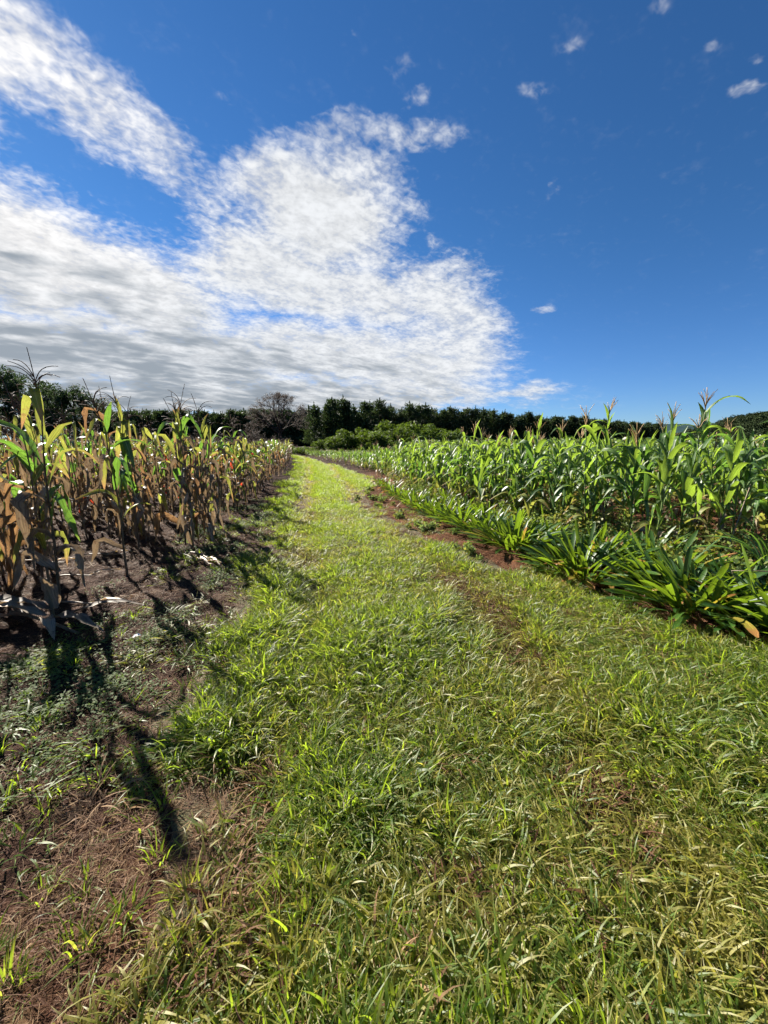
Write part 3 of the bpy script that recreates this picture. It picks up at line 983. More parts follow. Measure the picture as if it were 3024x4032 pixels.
# ------------------------------------------------------------------ the green maize on the right
near_green = [
    (4.95, 6.05, 2.02, 'tallest green maize plant, its tan tassel standing far above the others against the sky', 3),
    (5.9, 6.0, 1.78, 'green maize plant with a spread tan tassel at the right edge of the photo', 5),
    (5.35, 7.3, 1.74, 'green maize plant with an upright folded leaf and tassel left of the tallest one', 8),
    (3.85, 6.75, 1.98, 'tall green maize plant with a tan tassel above the dark pine wood', 12),
    (4.2, 5.35, 1.35, 'short green maize plant with broad drooping leaves in front of the tallest one', 14),
    (5.25, 5.1, 1.5, 'green maize plant with long arching leaves beside the strap-leaved clumps at the right edge', 21),
]
for i, (x, y, H, lb, sdd) in enumerate(near_green):
    maize_thing('green', x, y, H, lb, 'green maize plants at the near end of the field', sdd, tassel=i != 4, fan=1.05, tilt=(0, 0) if i in (0, 3) else None)
spots = []
for row in range(13):
    y = 4.6 + random.random() * .4
    while y < 48:
        x = float(green_edge(y)) + row * .75 + U(-.14, .14)
        spots.append((x, y + U(-.08, .08), row))
        y += U(.26, .42) if y < 25 else U(.4, .6)
spots = [s for s in spots if all((s[0] - q[0]) ** 2 + (s[1] - q[1]) ** 2 > .09 for q in near_green) and random.random() < .93]
spots.sort(key=lambda s: s[0] ** 2 + s[1] ** 2)
near_n = 0; mass = []; rank = {}
for (x, y, row) in spots:
    d = math.hypot(x, y)
    H = float(np.interp(y + row * .8, [5, 9, 14, 20, 26, 38, 50], [1.42, 1.38, 1.20, 1.02, .86, .60, .55])) * U(.86, 1.12)
    ts = random.random() < (.26 if H > 1.0 else .05)
    if ts: H *= 1.14
    if in_view(x, y) and near_n < 294:
        near_n += 1
        if d < 12.5:
            rank[row] = rank.get(row, -1) + 1
            maize_thing('green', x, y, H, 'green maize plant, %s in view along the %s green row from the track' % (nth(rank[row]), nth(row)), 'green maize in the front rows', 3000 + near_n, tassel=ts)
        else:
            rank[row] = rank.get(row, -1) + 1
            maize_mid('green', x, y, H, 'green maize plant further back, %s in view along the %s row from the track' % (nth(rank[row]), nth(row)), 'green maize further back', ts)
    elif in_view(x, y, 3.0):
        mass.append((x, y, H / 1.7))
maize_mass('distant_green_maize', 'green', mass, 'mass of distant green maize filling the field on the right of the track')

# ------------------------------------------------------------------ strap-leaved clumps along the right edge of the track
def strap_leaf(L, W, e0, e1, tw, side):
    A = Acc()
    P, D, s = curve_path(L, e0, e1, 11, .5, .9, side)
    w = W * np.minimum(.45 + 1.3 * s, 1.0) * np.sqrt(np.clip(1 - np.clip((s - .80) / .205, 0, 1) ** 2, .02, 1))
    A.ribbon(P, twist_side(D, s, tw), w, 3, .13, wave=.015)
    return A


STRAPS = [strap_leaf(U(.46, .66), U(.042, .055), e, e - U(8, 32) - max(0, (60 - e)) * .4, U(-28, 28), U(-14, 14)) for e in np.linspace(28, 82, 22)]
STRAP_DEAD = [strap_leaf(U(.35, .5), .035, U(10, 35), U(-60, -30), U(-60, 60), U(-20, 20)) for _ in range(4)]
clumps = [
    (2.80, 3.32, .98, 130, 'large strap-leaved clump nearest the camera, leaning out over dry straw'),
    (3.20, 2.84, .92, 100, 'strap-leaved clump in deep shade at the right edge, beside the nearest large one'),
    (3.40, 3.40, .78, 70, 'strap-leaved clump at the right edge behind the shaded one'),
    (3.05, 3.95, .90, 96, 'strap-leaved clump just behind the nearest large one, beside the weeds'),
    (3.65, 4.05, .66, 50, 'strap-leaved clump below the leaning pale stick at the right edge'),
    (2.28, 4.24, .96, 120, 'separate fountain-shaped strap-leaved clump, second from the camera along the track'),
    (2.72, 4.70, .74, 70, 'strap-leaved clump behind the fountain-shaped one, below the maize'),
    (1.88, 5.32, .94, 120, 'broad dark strap-leaved clump, third from the camera along the track'),
    (2.35, 5.45, .76, 72, 'strap-leaved clump behind the broad dark third one'),
    (1.62, 6.05, .78, 84, 'strap-leaved clump close behind the broad dark third one'),
    (2.10, 6.25, .70, 60, 'strap-leaved clump in the second row beside the maize, fourth from the camera'),
    (1.40, 6.75, .76, 78, 'strap-leaved clump, fifth from the camera along the track'),
    (1.85, 7.05, .68, 56, 'strap-leaved clump behind the fifth one, yellow tips in the sun'),
    (1.18, 7.5, .74, 74, 'strap-leaved clump, sixth from the camera along the track'),
    (1.62, 7.9, .66, 50, 'strap-leaved clump behind the sixth one, against the lower maize leaves'),
    (.94, 8.25, .70, 64, 'strap-leaved clump, seventh from the camera along the track'),
    (1.35, 8.75, .62, 44, 'strap-leaved clump behind the seventh one'),
    (.70, 9.0, .68, 58, 'strap-leaved clump, eighth from the camera, where the track starts to bend'),
    (.50, 9.8, .66, 52, 'strap-leaved clump, ninth from the camera along the track'),
    (.95, 9.9, .58, 40, 'small strap-leaved clump behind the ninth one'),
    (.32, 10.7, .62, 46, 'strap-leaved clump, tenth from the camera along the track'),
    (.15, 11.7, .58, 40, 'small strap-leaved clump, last but two along the track'),
    (.0, 12.8, .54, 36, 'small strap-leaved clump, last but one along the track'),
    (3.30, 4.60, .80, 60, 'strap-leaved clump in the third row against the maize, first from the camera'),
    (2.98, 5.20, .80, 60, 'strap-leaved clump in the third row against the maize, second from the camera'),
    (2.66, 5.95, .78, 56, 'strap-leaved clump in the third row against the maize, third from the camera'),
    (2.42, 6.70, .76, 52, 'strap-leaved clump in the third row against the maize, fourth from the camera'),
    (2.15, 7.45, .74, 48, 'strap-leaved clump in the third row against the maize, fifth from the camera'),
    (1.85, 8.40, .72, 44, 'strap-leaved clump in the third row against the maize, sixth from the camera'),
    (1.50, 9.30, .70, 40, 'strap-leaved clump in the third row against the maize, seventh from the camera'),
    (1.10, 10.5, .66, 36, 'strap-leaved clump in the third row against the maize, farthest from the camera'),
    (-.15, 14.0, .5, 30, 'smallest strap-leaved clump, the farthest one along the track'),
]
for ci_, (x, y, sz, n, lb) in enumerate(clumps):
    e = empty('strap_leaved_plant', (x, y, hz(x, y)), 0)
    tag(e, lb, 'plant', 'strap-leaved clumps along the track')
    rnd = random.Random(500 + ci_)
    n = int(n * 1.45)
    for k in range(n):
        f = (k + .5) / n
        a = rnd.uniform(0, 6.28); rr = .24 * math.sqrt(rnd.random()) * sz / .7
        kk = int(min(21, max(0, (1 - rr / .29) * 13 + rnd.uniform(-4, 10))))
        a2 = a + rnd.uniform(-.7, .7)
        yel = rnd.random() < .035
        mk = 'clivia_yellow' if yel else 'clivia'
        obj('leaf', shared('strap_%s_%d' % (mk, kk), STRAPS[kk], M[mk]), e, (rr * math.cos(a), rr * math.sin(a), .02), (R(rnd.uniform(-16, 16)), R(rnd.uniform(-14, 14)), a2), sz * rnd.uniform(.72, 1.15))
    for k in range(rnd.randint(2, 4)):
        kk = rnd.randint(0, 3)
        obj('leaf', shared('strap_dead_%d' % kk, STRAP_DEAD[kk], M['clivia_yellow']), e, (0, 0, .09), (0, 0, rnd.uniform(2.4, 5.4)), rnd.uniform(.8, 1.2))

# ------------------------------------------------------------------ fallen and broken pieces
def fallen_plant():
    e = empty('fallen_maize_plant', (-2.72, 2.86, hz(-2.72, 2.86)))
    tag(e, 'collapsed dry maize plant with broad grey-brown leaves lying on the soil at the left edge', 'maize')
    A = Acc(); A.tube([(-.5, .25, .05), (-.2, .12, .07), (.1, .0, .06), (.35, -.1, .035)], [.014, .013, .012, .01], 6)
    obj('stalk', A.mesh('stalk', M['stalk_dry']), e)
    A = Acc(); A.tube([(-.12, .22, -.02), (-.11, .22, .2), (-.12, .21, .36)], [.017, .015, .012], 6)
    obj('stalk', A.mesh('stalk', M['stalk_dry']), e)
    for i, (x, y, az, L, W, e0, e1) in enumerate([(-.1, .1, 168, .75, .105, 18, -14), (-.05, .08, 188, .62, .09, 24, -22), (.0, .05, -24, .70, .11, 14, -16), (.0, .02, -44, .48, .085, 22, -30), (-.1, .22, -75, .34, .11, 86, 60), (-.1, .2, 200, .5, .09, 30, -24), (.1, .1, 20, .6, .06, 16, -14), (-.2, .1, 230, .5, .08, 16, -20), (-.3, .15, 150, .55, .07, 10, -10)]):
        B = corn_leaf(L, W, e0, e1, .5, .7, U(-25, 25), .2, .14, U(-15, 15))
        obj('leaf', B.mesh('leaf', M['corn_brown']), e, (x, y, .09), (0, 0, R(az)))


fallen_plant()
STICKS = [  # x, y, heading, length, label
    (-3.35, 4.1, 4, .55, 'pale straight broken maize stalk lying level on bare soil behind the lone plant'),
    (-2.30, 4.75, -38, .75, 'pale dry maize stalk lying slantwise towards the track'),
    (-2.42, 4.70, -30, .62, 'thin pale maize stalk lying beside the slanting one near the track'),
    (-2.2, 4.55, -48, .5, 'short pale stalk crossing the slanting ones near the track'),
    (-3.7, 4.9, 12, .6, 'broken stalk lying on dark soil between the first rows'),
    (-4.2, 4.6, -8, .7, 'long broken stalk lying among litter at the left of the bare patch'),
    (-2.75, 3.35, 8, .62, 'dry bent stalk lying just behind the collapsed plant'),
]
for (x, y, az, L, lb) in STICKS:
    A = Acc()
    P = [(t * L - L / 2, .02 * math.sin(t * 5 + az), .018 + .012 * math.sin(t * 7)) for t in np.linspace(0, 1, 7)]
    A.tube(P, np.linspace(.0095, .006, 7), 5)
    e = empty('fallen_stalk', (x, y, hz(x, y) + .012), R(az)); tag(e, lb, 'stalk', 'fallen maize stalks')
    obj('stem', A.mesh('stem', M['husk']), e)
    B = corn_leaf(L * .6, .035, 14, -20, .5, .8, U(-60, 60), .3, .2, U(-20, 20))
    obj('leaf', B.mesh('leaf', M['husk']), e, (L * .1, 0, .02), (0, 0, R(U(-30, 30))))

A = corn_leaf(.06, .032, 30, -10, .5, .6, 20, .25, .1)
tag(obj('husk_scrap', A.mesh('husk_scrap', M['white_scrap']), None, (-1.88, 2.66, hz(-1.88, 2.66) + .05), (0, 0, .4)), 'small white husk scrap catching the sun beside the collapsed maize plant', 'scrap')

e = empty('dry_flower_stem', (3.35, 2.9, hz(3.35, 2.9))); tag(e, 'thin pale flower stem bent level with a withered seed head at the right edge', 'stem')
A = Acc(); P = [(.0, .35, .0), (-.30, .25, .26), (-.42, .2, .40), (-.25, .17, .41), (.0, .15, .40), (.06, .14, .40)]
A.tube(P, [.005, .005, .0045, .0045, .004, .004], 5); obj('stem', A.mesh('stem', M['husk']), e)
A = Acc()
for i in range(14):
    a = U(0, 6.28); P, D, s = curve_path(U(.05, .075), U(-10, 40), U(-70, 0), 5, .5, .7)
    A.ribbon(np.stack([P[:, 0] * math.cos(a), P[:, 0] * math.sin(a), P[:, 2]], 1), np.tile([[-math.sin(a), math.cos(a), 0]], (5, 1)), .012 * (1 - s * .8), 2)
obj('seed_head', A.mesh('seed_head', M['tassel_dry']), e, (.06, .14, .40))
A = Acc(); A.tube([(0, 0, -.05), (.12, .02, .45), (.25, .05, 1.0)], [.007, .006, .004], 5)
tag(obj('leaning_stick', A.mesh('leaning_stick', M['husk']), None, (4.15, 4.55, hz(4.15, 4.55)), (0, 0, 0)), 'thin bare pale stick leaning in front of the maize at the right edge', 'stick')

e = empty('pleated_leaf_plant', (4.1, 3.9, hz(4.1, 3.9))); tag(e, 'plant with long pleated striped leaves reaching in from the right edge', 'plant')
for (az, L, e0, e1) in ((172, .95, 62, -5), (158, .9, 50, -18), (188, .85, 40, -10), (140, .8, 66, 10), (200, .9, 70, 15), (80, .8, 60, 0), (20, .8, 60, -10)):
    P, D, s = curve_path(L, e0, e1, 12, .5, .9)
    for j in range(3):
        A = Acc(); sdv = twist_side(D, s, 8); off = (j - 1) * .024
        A.ribbon(P + sdv * (off * np.sin(np.clip(s, .03, 1) * 2.7)[:, None]), sdv, .026 * np.sin(np.clip(s * 2.9 + .12, .05, 3.08)), 3, .35 * (1 if j % 2 else -1))
        obj('leaf', A.mesh('leaf', M['corn_green']), e, (0, 0, .05), (0, 0, R(az)))

# ------------------------------------------------------------------ trees
def rand_dirs(n):
    v = rng.normal(size=(n, 3)); return v / np.linalg.norm(v, axis=1)[:, None]


def leaf_cloud(A, centres, radii, per, size, aspect=.45, flat=.6, up=0.0, shell=.55, mi=0):
    """leaf cards through ellipsoidal clumps, denser towards their outside"""
    for c, rd in zip(centres, radii):
        n = int(per)
        d = rand_dirs(n); q = shell + (1 - shell) * rng.random(n) ** .6
        p = np.asarray(c) + d * np.asarray(rd) * q[:, None]
        u = rand_dirs(n); u[:, 2] = u[:, 2] * flat + up; u /= np.linalg.norm(u, axis=1)[:, None]
        w = np.cross(u, rand_dirs(n)); w /= np.linalg.norm(w, axis=1)[:, None] + 1e-6
        s = size * rng.uniform(.6, 1.3, n)[:, None]
        A.cards(p, u * s, w * s * aspect, np.clip(rng.normal(.5, .2, n) + d[:, 2] * .15, 0, 1), mi)


def pine_meshes(seed):
    rnd = random.Random(seed)
    A = Acc(); Tk = Acc()
    H = 11.0
    Tk.tube([(0, 0, -.3), (.05, .02, 3), (.0, .05, 6), (.02, 0, 10.2)], [.17, .14, .09, .03], 6)
    z = 1.3
    leaders = [(0, 0, 1.0)] + [(rnd.uniform(-.9, .9), rnd.uniform(-.9, .9), rnd.uniform(.84, .95)) for _ in range(3)]
    while z < H * .93:
        f = z / H
        reach = 2.3 * (1 - f) ** .50 * rnd.uniform(.75, 1.15) + .25
        nb = rnd.randint(5, 7)
        a0 = rnd.uniform(0, 6.28)
        for b in range(nb):
            a = a0 + b * 6.28 / nb + rnd.uniform(-.3, .3); L = reach * rnd.uniform(.65, 1.1)
            n = int(12 + L * 14)
            t = rng.random(n) ** .7
            droop = -.10 + .55 * t
            p = np.stack([np.cos(a) * t * L, np.sin(a) * t * L, z + droop * L * .55], 1) + rng.normal(0, .13, (n, 3)) * (0.5 + t[:, None])
            u = np.stack([np.cos(a) * np.ones(n), np.sin(a) * np.ones(n), .8 + .8 * t], 1) + rng.normal(0, .45, (n, 3))
            u /= np.linalg.norm(u, axis=1)[:, None]
            w = np.cross(u, rand_dirs(n)); w /= np.linalg.norm(w, axis=1)[:, None] + 1e-6
            s = .27 * rng.uniform(.6, 1.3, n)[:, None]
            A.cards(p, u * s, w * s * .30, np.clip(rng.normal(.45, .2, n) + .2 * f, 0, 1))
        z += rnd.uniform(.42, .62)
    for (lx, ly, lh) in leaders:          # upright leading shoots that make the spiky skyline
        n = 46; t = rng.random(n)
        p = np.stack([lx + rng.normal(0, .10, n) * (1.15 - t), ly + rng.normal(0, .10, n) * (1.15 - t), H * lh * (.86 + .14 * t)], 1)
        u = np.stack([rng.normal(0, .3, n), rng.normal(0, .3, n), np.ones(n)], 1); u /= np.linalg.norm(u, axis=1)[:, None]
        w = np.cross(u, rand_dirs(n)); w /= np.linalg.norm(w, axis=1)[:, None] + 1e-6
        s = .24 * rng.uniform(.6, 1.3, n)[:, None]
        A.cards(p, u * s, w * s * .3, np.clip(rng.normal(.6, .15, n), 0, 1))
    return A.mesh('pine_crown', M['pine'], False), Tk.mesh('pine_trunk', M['bark'])


PINES = [pine_meshes(s) for s in range(5)]


def tree(name, x, y, meshes, scl, label, group, cat='tree', parts=('trunk', 'crown'), sx=1.0):
    e = empty(name, (x, y, 0), U(0, 6.28))
    e.scale = (scl * sx, scl * sx, scl)
    tag(e, label, cat, group)
    obj(parts[0], meshes[1], e); obj(parts[1], meshes[0], e)
    return e


# front row of the pine wood, from behind the bare tree away to the right
n = 84
for i in range(n):
    f = i / (n - 1)
    x = -15 + 160 * f ** 1.05; y = 88 + 120 * f ** 1.05
    tree('pine_tree', x + U(-.8, .8), y + U(-1, 1), random.choice(PINES), U(.84, 1.12), 'dark pine in the front row of the wood, %s counted from the bare tree' % nth(i), 'pine trees in the front row of the wood', sx=U(1.1, 1.45))
for i in range(110):
    f = (i % 55) / 54; b = i // 55
    x = -16 + 164 * f; y = 92 + 122 * f + 4 * b
    tree('pine_tree', x + U(-1, 1), y + U(0, 3), random.choice(PINES), U(.84, 1.12), 'dark pine tree rising behind the front row of the wood', 'pine trees behind the front row', sx=U(1.1, 1.45))
# the taller plantation behind the drying maize
for i in range(96):
    f = (i % 32) / 31; b = i // 32
    x = -114 + 100 * f; y = 158 + 5 * b - 24 * f
    tree('plantation_tree', x + U(-1.2, 1.2), y + U(-1, 1), random.choice(PINES), U(1.14, 1.34) * (1 - .08 * f), ('front plantation tree of the dark wood behind the drying maize, %s from its left' % nth(i)) if i < 32 else 'plantation tree behind the front trees of the wood beyond the drying maize', 'trees of the plantation behind the drying maize', sx=U(1.25, 1.6))


def gum_meshes(seed):
    rnd = random.Random(seed)
    A = Acc(); Tk = Acc()
    H = 16.0
    Tk.tube([(0, 0, -.3), (.2, .1, 5), (.1, .3, 10), (.3, .2, 14)], [.28, .22, .15, .06], 7)
    cs = []; rs = []
    for i in range(26):
        z = rnd.uniform(3.2, H * .95); f = z / H
        R_ = 3.1 * math.sin(min(1, (1.12 - f) * 1.7) * 1.57) * rnd.uniform(.4, 1.0)
        a = rnd.uniform(0, 6.28)
        c = (math.cos(a) * R_, math.sin(a) * R_, z); cs.append(c)
        q = rnd.uniform(.9, 1.6); rs.append((q, q, q * rnd.uniform(.75, 1.1)))
        Tk.tube([(.1, .1, z * .72), (c[0] * .5, c[1] * .5, z * .88), c], [.07, .05, .02], 4)
    leaf_cloud(A, cs, rs, 135, .30, .34, .8, -.35, .45)
    return A.mesh('gum_crown', M['euca'], False), Tk.mesh('gum_trunk', M['bark'])


GUMS = [gum_meshes(60 + s) for s in range(4)]
gum_spots = [(-72, 70, .92), (-68.5, 68, .88), (-65.5, 69, .87), (-62.5, 68, .79), (-59.6, 70, .77), (-57.2, 69, .73), (-54.8, 70, .70), (-52.6, 69, .63), (-50.6, 70, .57), (-49.2, 71, .45),
             (-70, 76, .86), (-66, 77, .82), (-62, 77, .76), (-58, 77, .70), (-55, 77, .60), (-75, 72, .95),
             (-70, 102, .44), (-67, 101, .42), (-73, 103, .46), (-68, 106, .45), (-76, 104, .50), (-72, 110, .5)]
for i, (x, y, s) in enumerate(gum_spots):
    tree('gum_tree', x, y, GUMS[i % 4], s, 'tall gum tree in the left edge clump, %s from its low end' % nth([9, 8, 7, 6, 5, 4, 3, 2, 1, 0, 14, 13, 12, 11, 10, 15][i]) if i < 16 else 'low gum tree in the gap beside the plantation, %s of six from the gum clump' % nth([2, 3, 1, 4, 0, 5][i - 16]), 'gum trees at the left edge' if i < 16 else 'low gum trees in the gap', sx=1.12)


def bush_meshes(seed, H=3.6, W=2.6):
    rnd = random.Random(seed)
    A = Acc(); Tk = Acc()
    Tk.tube([(0, 0, -.1), (.05, .05, .8), (.1, 0, H * .6)], [.14, .11, .05], 6)
    cs = []; rs = []
    for i in range(34):
        a = rnd.uniform(0, 6.28); e = math.asin(rnd.uniform(-.05, 1)); k = rnd.uniform(.62, .95)
        c = (math.cos(a) * math.cos(e) * W * k * .8, math.sin(a) * math.cos(e) * W * k * .8, .55 + math.sin(e) * (H - .9) * k)
        cs.append(c); q = rnd.uniform(.42, .80); rs.append((q, q, q * .8))
        Tk.tube([(0, 0, .5), (c[0] * .5, c[1] * .5, c[2] * .6), c], [.05, .035, .015], 4)
    leaf_cloud(A, cs, rs, 150, .13, .42, .7, .12, .6)
    return A.mesh('bush_crown', M['bush'], False), Tk.mesh('bush_trunk', M['bark'])


BUSHES = [bush_meshes(80 + s) for s in range(4)]
bush_spots = [(-7.3, 44, .50, 'smallest rounded dark green bush at the end of the track'), (-5.7, 43.5, .66, 'low rounded bush, second from the end of the track'), (-4.4, 45, .86, 'rounded bush, third from the end of the track'),
              (-2.2, 46, 1.0, 'rounded bush, fourth from the end of the track, in front of the pines'), (.4, 47.5, 1.14, 'tall rounded bush, fifth from the end of the track'), (3.0, 47.5, 1.2, 'tallest rounded bush in the middle of the bush row'),
              (5.6, 50, 1.10, 'rounded bush to the right of the tallest one'), (8.2, 53, 1.02, 'rounded bush half hidden by maize tassels'), (10.6, 57, .95, 'farthest rounded bush at the right end of the bush row'),
              (-.9, 44, .84, 'rounded bush standing forward of the bush row above the young maize'), (2.2, 45, .92, 'rounded bush standing forward in front of the tallest one')]
for i, (x, y, s, lb) in enumerate(bush_spots):
    tree('bush', x, y, BUSHES[i % 4], s, lb, 'rounded bushes at the bend of the track', 'bush')
HEDGE = bush_meshes(95, 2.2, 2.6)
for i, (x, y, s) in enumerate([(-10.8, 47, .5), (-9.2, 45.5, .48)]):
    tree('low_hedge_bush', x, y, HEDGE, s, ['low pale green bush closing the far end of the track', 'low pale green bush beside the end of the track, next to the smallest bush'][i], None, 'bush', sx=1.5)


def bare_tree():
    e = empty('bare_tree', (-16.3, 61, 0))
    tag(e, 'wide umbrella-shaped tree with bare grey-brown branches and sparse withered leaves', 'tree')
    rnd = random.Random(5)
    Tk = Acc(); B = Acc(); tips = []

    def limb(acc, a, b, r0, r1, sag=.0, n=7, sides=5):
        a = np.array(a, float); b = np.array(b, float); L = np.linalg.norm(b - a)
        t = np.linspace(0, 1, n)[:, None]
        mid = (a + b) / 2 + np.array([rnd.uniform(-.12, .12), rnd.uniform(-.12, .12), sag]) * L
        q = (1 - t) ** 2 * a + 2 * t * (1 - t) * mid + t ** 2 * b
        q[1:-1] += rng.normal(0, .03 * L / 2, (n - 2, 3))
        acc.tube(q, np.linspace(r0, r1, n), sides)
        return q
    top = limb(Tk, (0, 0, -.3), (.15, 0, 3.1), .34, .24, 0, 7, 7)[-1]

    def dome(az, el, k=1.0):
        return np.array([4.9 * math.cos(az) * math.cos(el) * k, 4.9 * math.sin(az) * math.cos(el) * k, 4.4 + 4.3 * math.sin(el) * k])
    for m in range(11):
        az = m * 2.4 + rnd.uniform(-.3, .3); el = R([8, 48, 22, 70, 14, 38, 4, 60, 28, 16, 80][m])
        p1 = dome(az, el, .55)
        q = limb(Tk, top + np.array([0, 0, rnd.uniform(-.6, .1)]), p1, .13, .075, -.06)
        for c in range(5):
            az2 = az + rnd.uniform(-.62, .62); el2 = el + rnd.uniform(-.32, .36)
            p2 = dome(az2, max(-.15, min(1.5, el2)), rnd.uniform(.78, .92))
            q2 = limb(B, q[rnd.randint(3, 6)], p2, .055, .028, .05, 6, 4)
            for f in range(4):
                p3 = dome(az2 + rnd.uniform(-.24, .24), max(-.2, min(1.54, el2 + rnd.uniform(-.2, .2))), rnd.uniform(.94, 1.04))
                q3 = limb(B, q2[rnd.randint(2, 5)], p3, .024, .010, .06, 5, 3)
                tips.append(p3); tips.append(q3[3])
    obj('trunk', Tk.mesh('trunk', M['bark']), e); obj('branches', B.mesh('branches', M['bark']), e)
    A = Acc()
    t = np.array(tips)
    leaf_cloud(A, t, [(.42, .42, .26)] * len(t), 22, .085, .4, .8, -.1, .2)
    low = np.array([(-rnd.uniform(2.6, 4.6), rnd.uniform(-2, 2), rnd.uniform(2.2, 4.2)) for _ in range(40)])
    leaf_cloud(A, low, [(.5, .5, .4)] * 40, 26, .085, .4, .8, -.1, .2)
    obj('crown', A.mesh('crown', M['bare'], False), e)


bare_tree()


def forest_proto(seed):
    A = Acc(); rnd = random.Random(seed)
    cs = [(rnd.uniform(-2.4, 2.4), rnd.uniform(-2.4, 2.4), rnd.uniform(2.5, 5.5)) for _ in range(7)]
    leaf_cloud(A, cs, [(1.8, 1.8, 1.5)] * 7, 70, .5, .5, .7, .1, .6)
    return A.mesh('wood_crown', M['forest'], False)


n = 260  # low foliage added to hide bright ground and keep the wood's foot dark
f = rng.random(n); b = rng.random(n) < .5
ux = np.where(b, -120 + 112 * f, -14 + 158 * f); uy = np.where(b, 152 - 24 * f, 84.5 + 118 * f) + rng.uniform(-2, 2, n)
scatter('infill', np.stack([ux, uy, ux * 0 - .6], 1), np.stack([np.zeros(n), np.zeros(n), rng.uniform(0, 6.28, n)], 1), rng.uniform(.35, .7, n), rng.integers(0, 3, n), rng.random(n), [forest_proto(40 + s) for s in range(3)], 'dark undergrowth of added foliage, standing for shade at the foot of the woods', 'infill')
n = 2600
fx = rng.uniform(190, 700, n); fy = rng.uniform(335, 560, n)
fz = near_hill(fx, fy)
keep = (fx / fy > .66) & (fx / fy < 1.3)
fx, fy, fz = fx[keep], fy[keep], fz[keep]
n = len(fx)
scatter('forest', np.stack([fx, fy, fz - .5], 1), np.stack([np.zeros(n), np.zeros(n), rng.uniform(0, 6.28, n)], 1), rng.uniform(.8, 1.5, n), rng.integers(0, 3, n), rng.random(n), [forest_proto(s) for s in range(3)], 'woodland covering the hill at the right edge', 'forest')


# ------------------------------------------------------------------ bean crop behind the green maize
def bean_proto(seed):
    A = Acc(); rnd = random.Random(seed)
    cs = [(rnd.uniform(-.3, .3), rnd.uniform(-.3, .3), rnd.uniform(.5, 1.05)) for _ in range(8)]
    leaf_cloud(A, cs, [(.26, .26, .2)] * 8, 22, .075, .6, .4, .15, .3)
    for i in range(4):
        A.tube([(0, 0, 0), (cs[i][0] * .6, cs[i][1] * .6, .5), cs[i]], [.01, .008, .005], 3)
    return A.mesh('bean_plant', M['bean'], False)


pts = []
for row in range(46):
    y = 9.0
    while y < 80:
        x = float(green_edge(y)) + 10.2 + row * 1.0 + U(-.1, .1)
        if in_view(x, y, 2): pts.append((x, y))
        y += U(.55, .8)
n = len(pts)
scatter('bean_crop', [(x, y, hz(x, y)) for x, y in pts], np.stack([np.zeros(n), np.zeros(n), rng.uniform(0, 6.28, n)], 1), rng.uniform(1.05, 1.45, n), rng.integers(0, 4, n), rng.random(n), [bean_proto(s) for s in range(4)], 'mass of bushy broad-leaved crop between the green maize and the pine wood', 'crop')


# ------------------------------------------------------------------ grass, straw, weeds
def tuft(nb, L, W, spread, lean, curl, segs=6, lie=None):
    A = Acc()
    for i in range(nb):
        a = U(0, 6.28); rr = spread * math.sqrt(random.random())
        P, D, s = curve_path(L * U(.55, 1.2), 90 - lean * U(.25, 1.25), 90 - lean - curl * U(.3, 1.2), segs, U(.4, .65), .9, U(-35, 35))
        w = W * U(.7, 1.25) * np.clip(np.minimum(.5 + 3 * s, 1) * (1 - s ** 2.2), .04, 1)
        S = twist_side(D, s, U(-60, 60), U(-25, 25))
        b = a if lie is None else lie + U(-.7, .7)
        c, sn = math.cos(b), math.sin(b)
        rot = np.array([[c, -sn, 0], [sn, c, 0], [0, 0, 1]])
        A.ribbon(P @ rot.T + np.array([rr * math.cos(a), rr * math.sin(a), -.004]), S @ rot.T, w, 2)
    return A.mesh('grass_tuft', M['grass'])


GR_NEAR = [tuft(25, U(.10, .15), U(.0070, .0096), .085, U(50, 75), U(25, 60)) for _ in range(7)] + [tuft(22, U(.13, .18), .0078, .06, 36, 55) for _ in range(3)] + [tuft(15, U(.15, .19), .0125, .07, 55, 50, 7) for _ in range(3)]
GR_FAR = [tuft(16, U(.10, .14), .010, .11, 42, 45, 4) for _ in range(4)]


def straw_proto(nb, L, W, flat):
    A = Acc()
    for i in range(nb):
        a = U(0, 6.28); rr = .09 * math.sqrt(random.random())
        P, D, s = curve_path(L * U(.5, 1.3), U(0, flat), U(-flat, 4), 5, .5, .9, U(-50, 50))
        c, sn = math.cos(a), math.sin(a); rot = np.array([[c, -sn, 0], [sn, c, 0], [0, 0, 1]])
        A.ribbon(P @ rot.T + np.array([U(-.08, .08), U(-.08, .08), U(.002, .02)]), twist_side(D, s, U(-80, 80)) @ rot.T, W * U(.6, 1.4) * (1 - .6 * s), 2)
    return A.mesh('straw_wisp', M['straw'])


STRAW = [straw_proto(22, .10, .0030, 26) for _ in range(7)] + [straw_proto(5, .15, .007, 14) for _ in range(1)]


def place(name, P, protos, scl, tint, label, cat, idx=None, tilt=.15, az=None):
    n = len(P)
    rot = np.stack([rng.uniform(-tilt, tilt, n), rng.uniform(-tilt, tilt, n), rng.uniform(0, 6.28, n) if az is None else az], 1)
    z = height(P[:, 0], P[:, 1])
    return scatter(name, np.column_stack([P, z]), rot, scl, rng.integers(0, len(protos), n) if idx is None else idx, tint, protos, label, cat)


def sample(n, x0, x1, y0, y1, power=1.0):
    y = y0 + (y1 - y0) * rng.random(n) ** power
    x = x0 + (x1 - x0) * rng.random(n)
    k = np.abs(x) < y * 1.05 + .55
    return np.column_stack([x[k], y[k]])


def lush(P):
    x, y = P[:, 0], P[:, 1]
    return np.clip(fbm(x, y, 1.1, 3, 41) * 1.9 - .50 - rut(x, y) * .28, 0, 1)


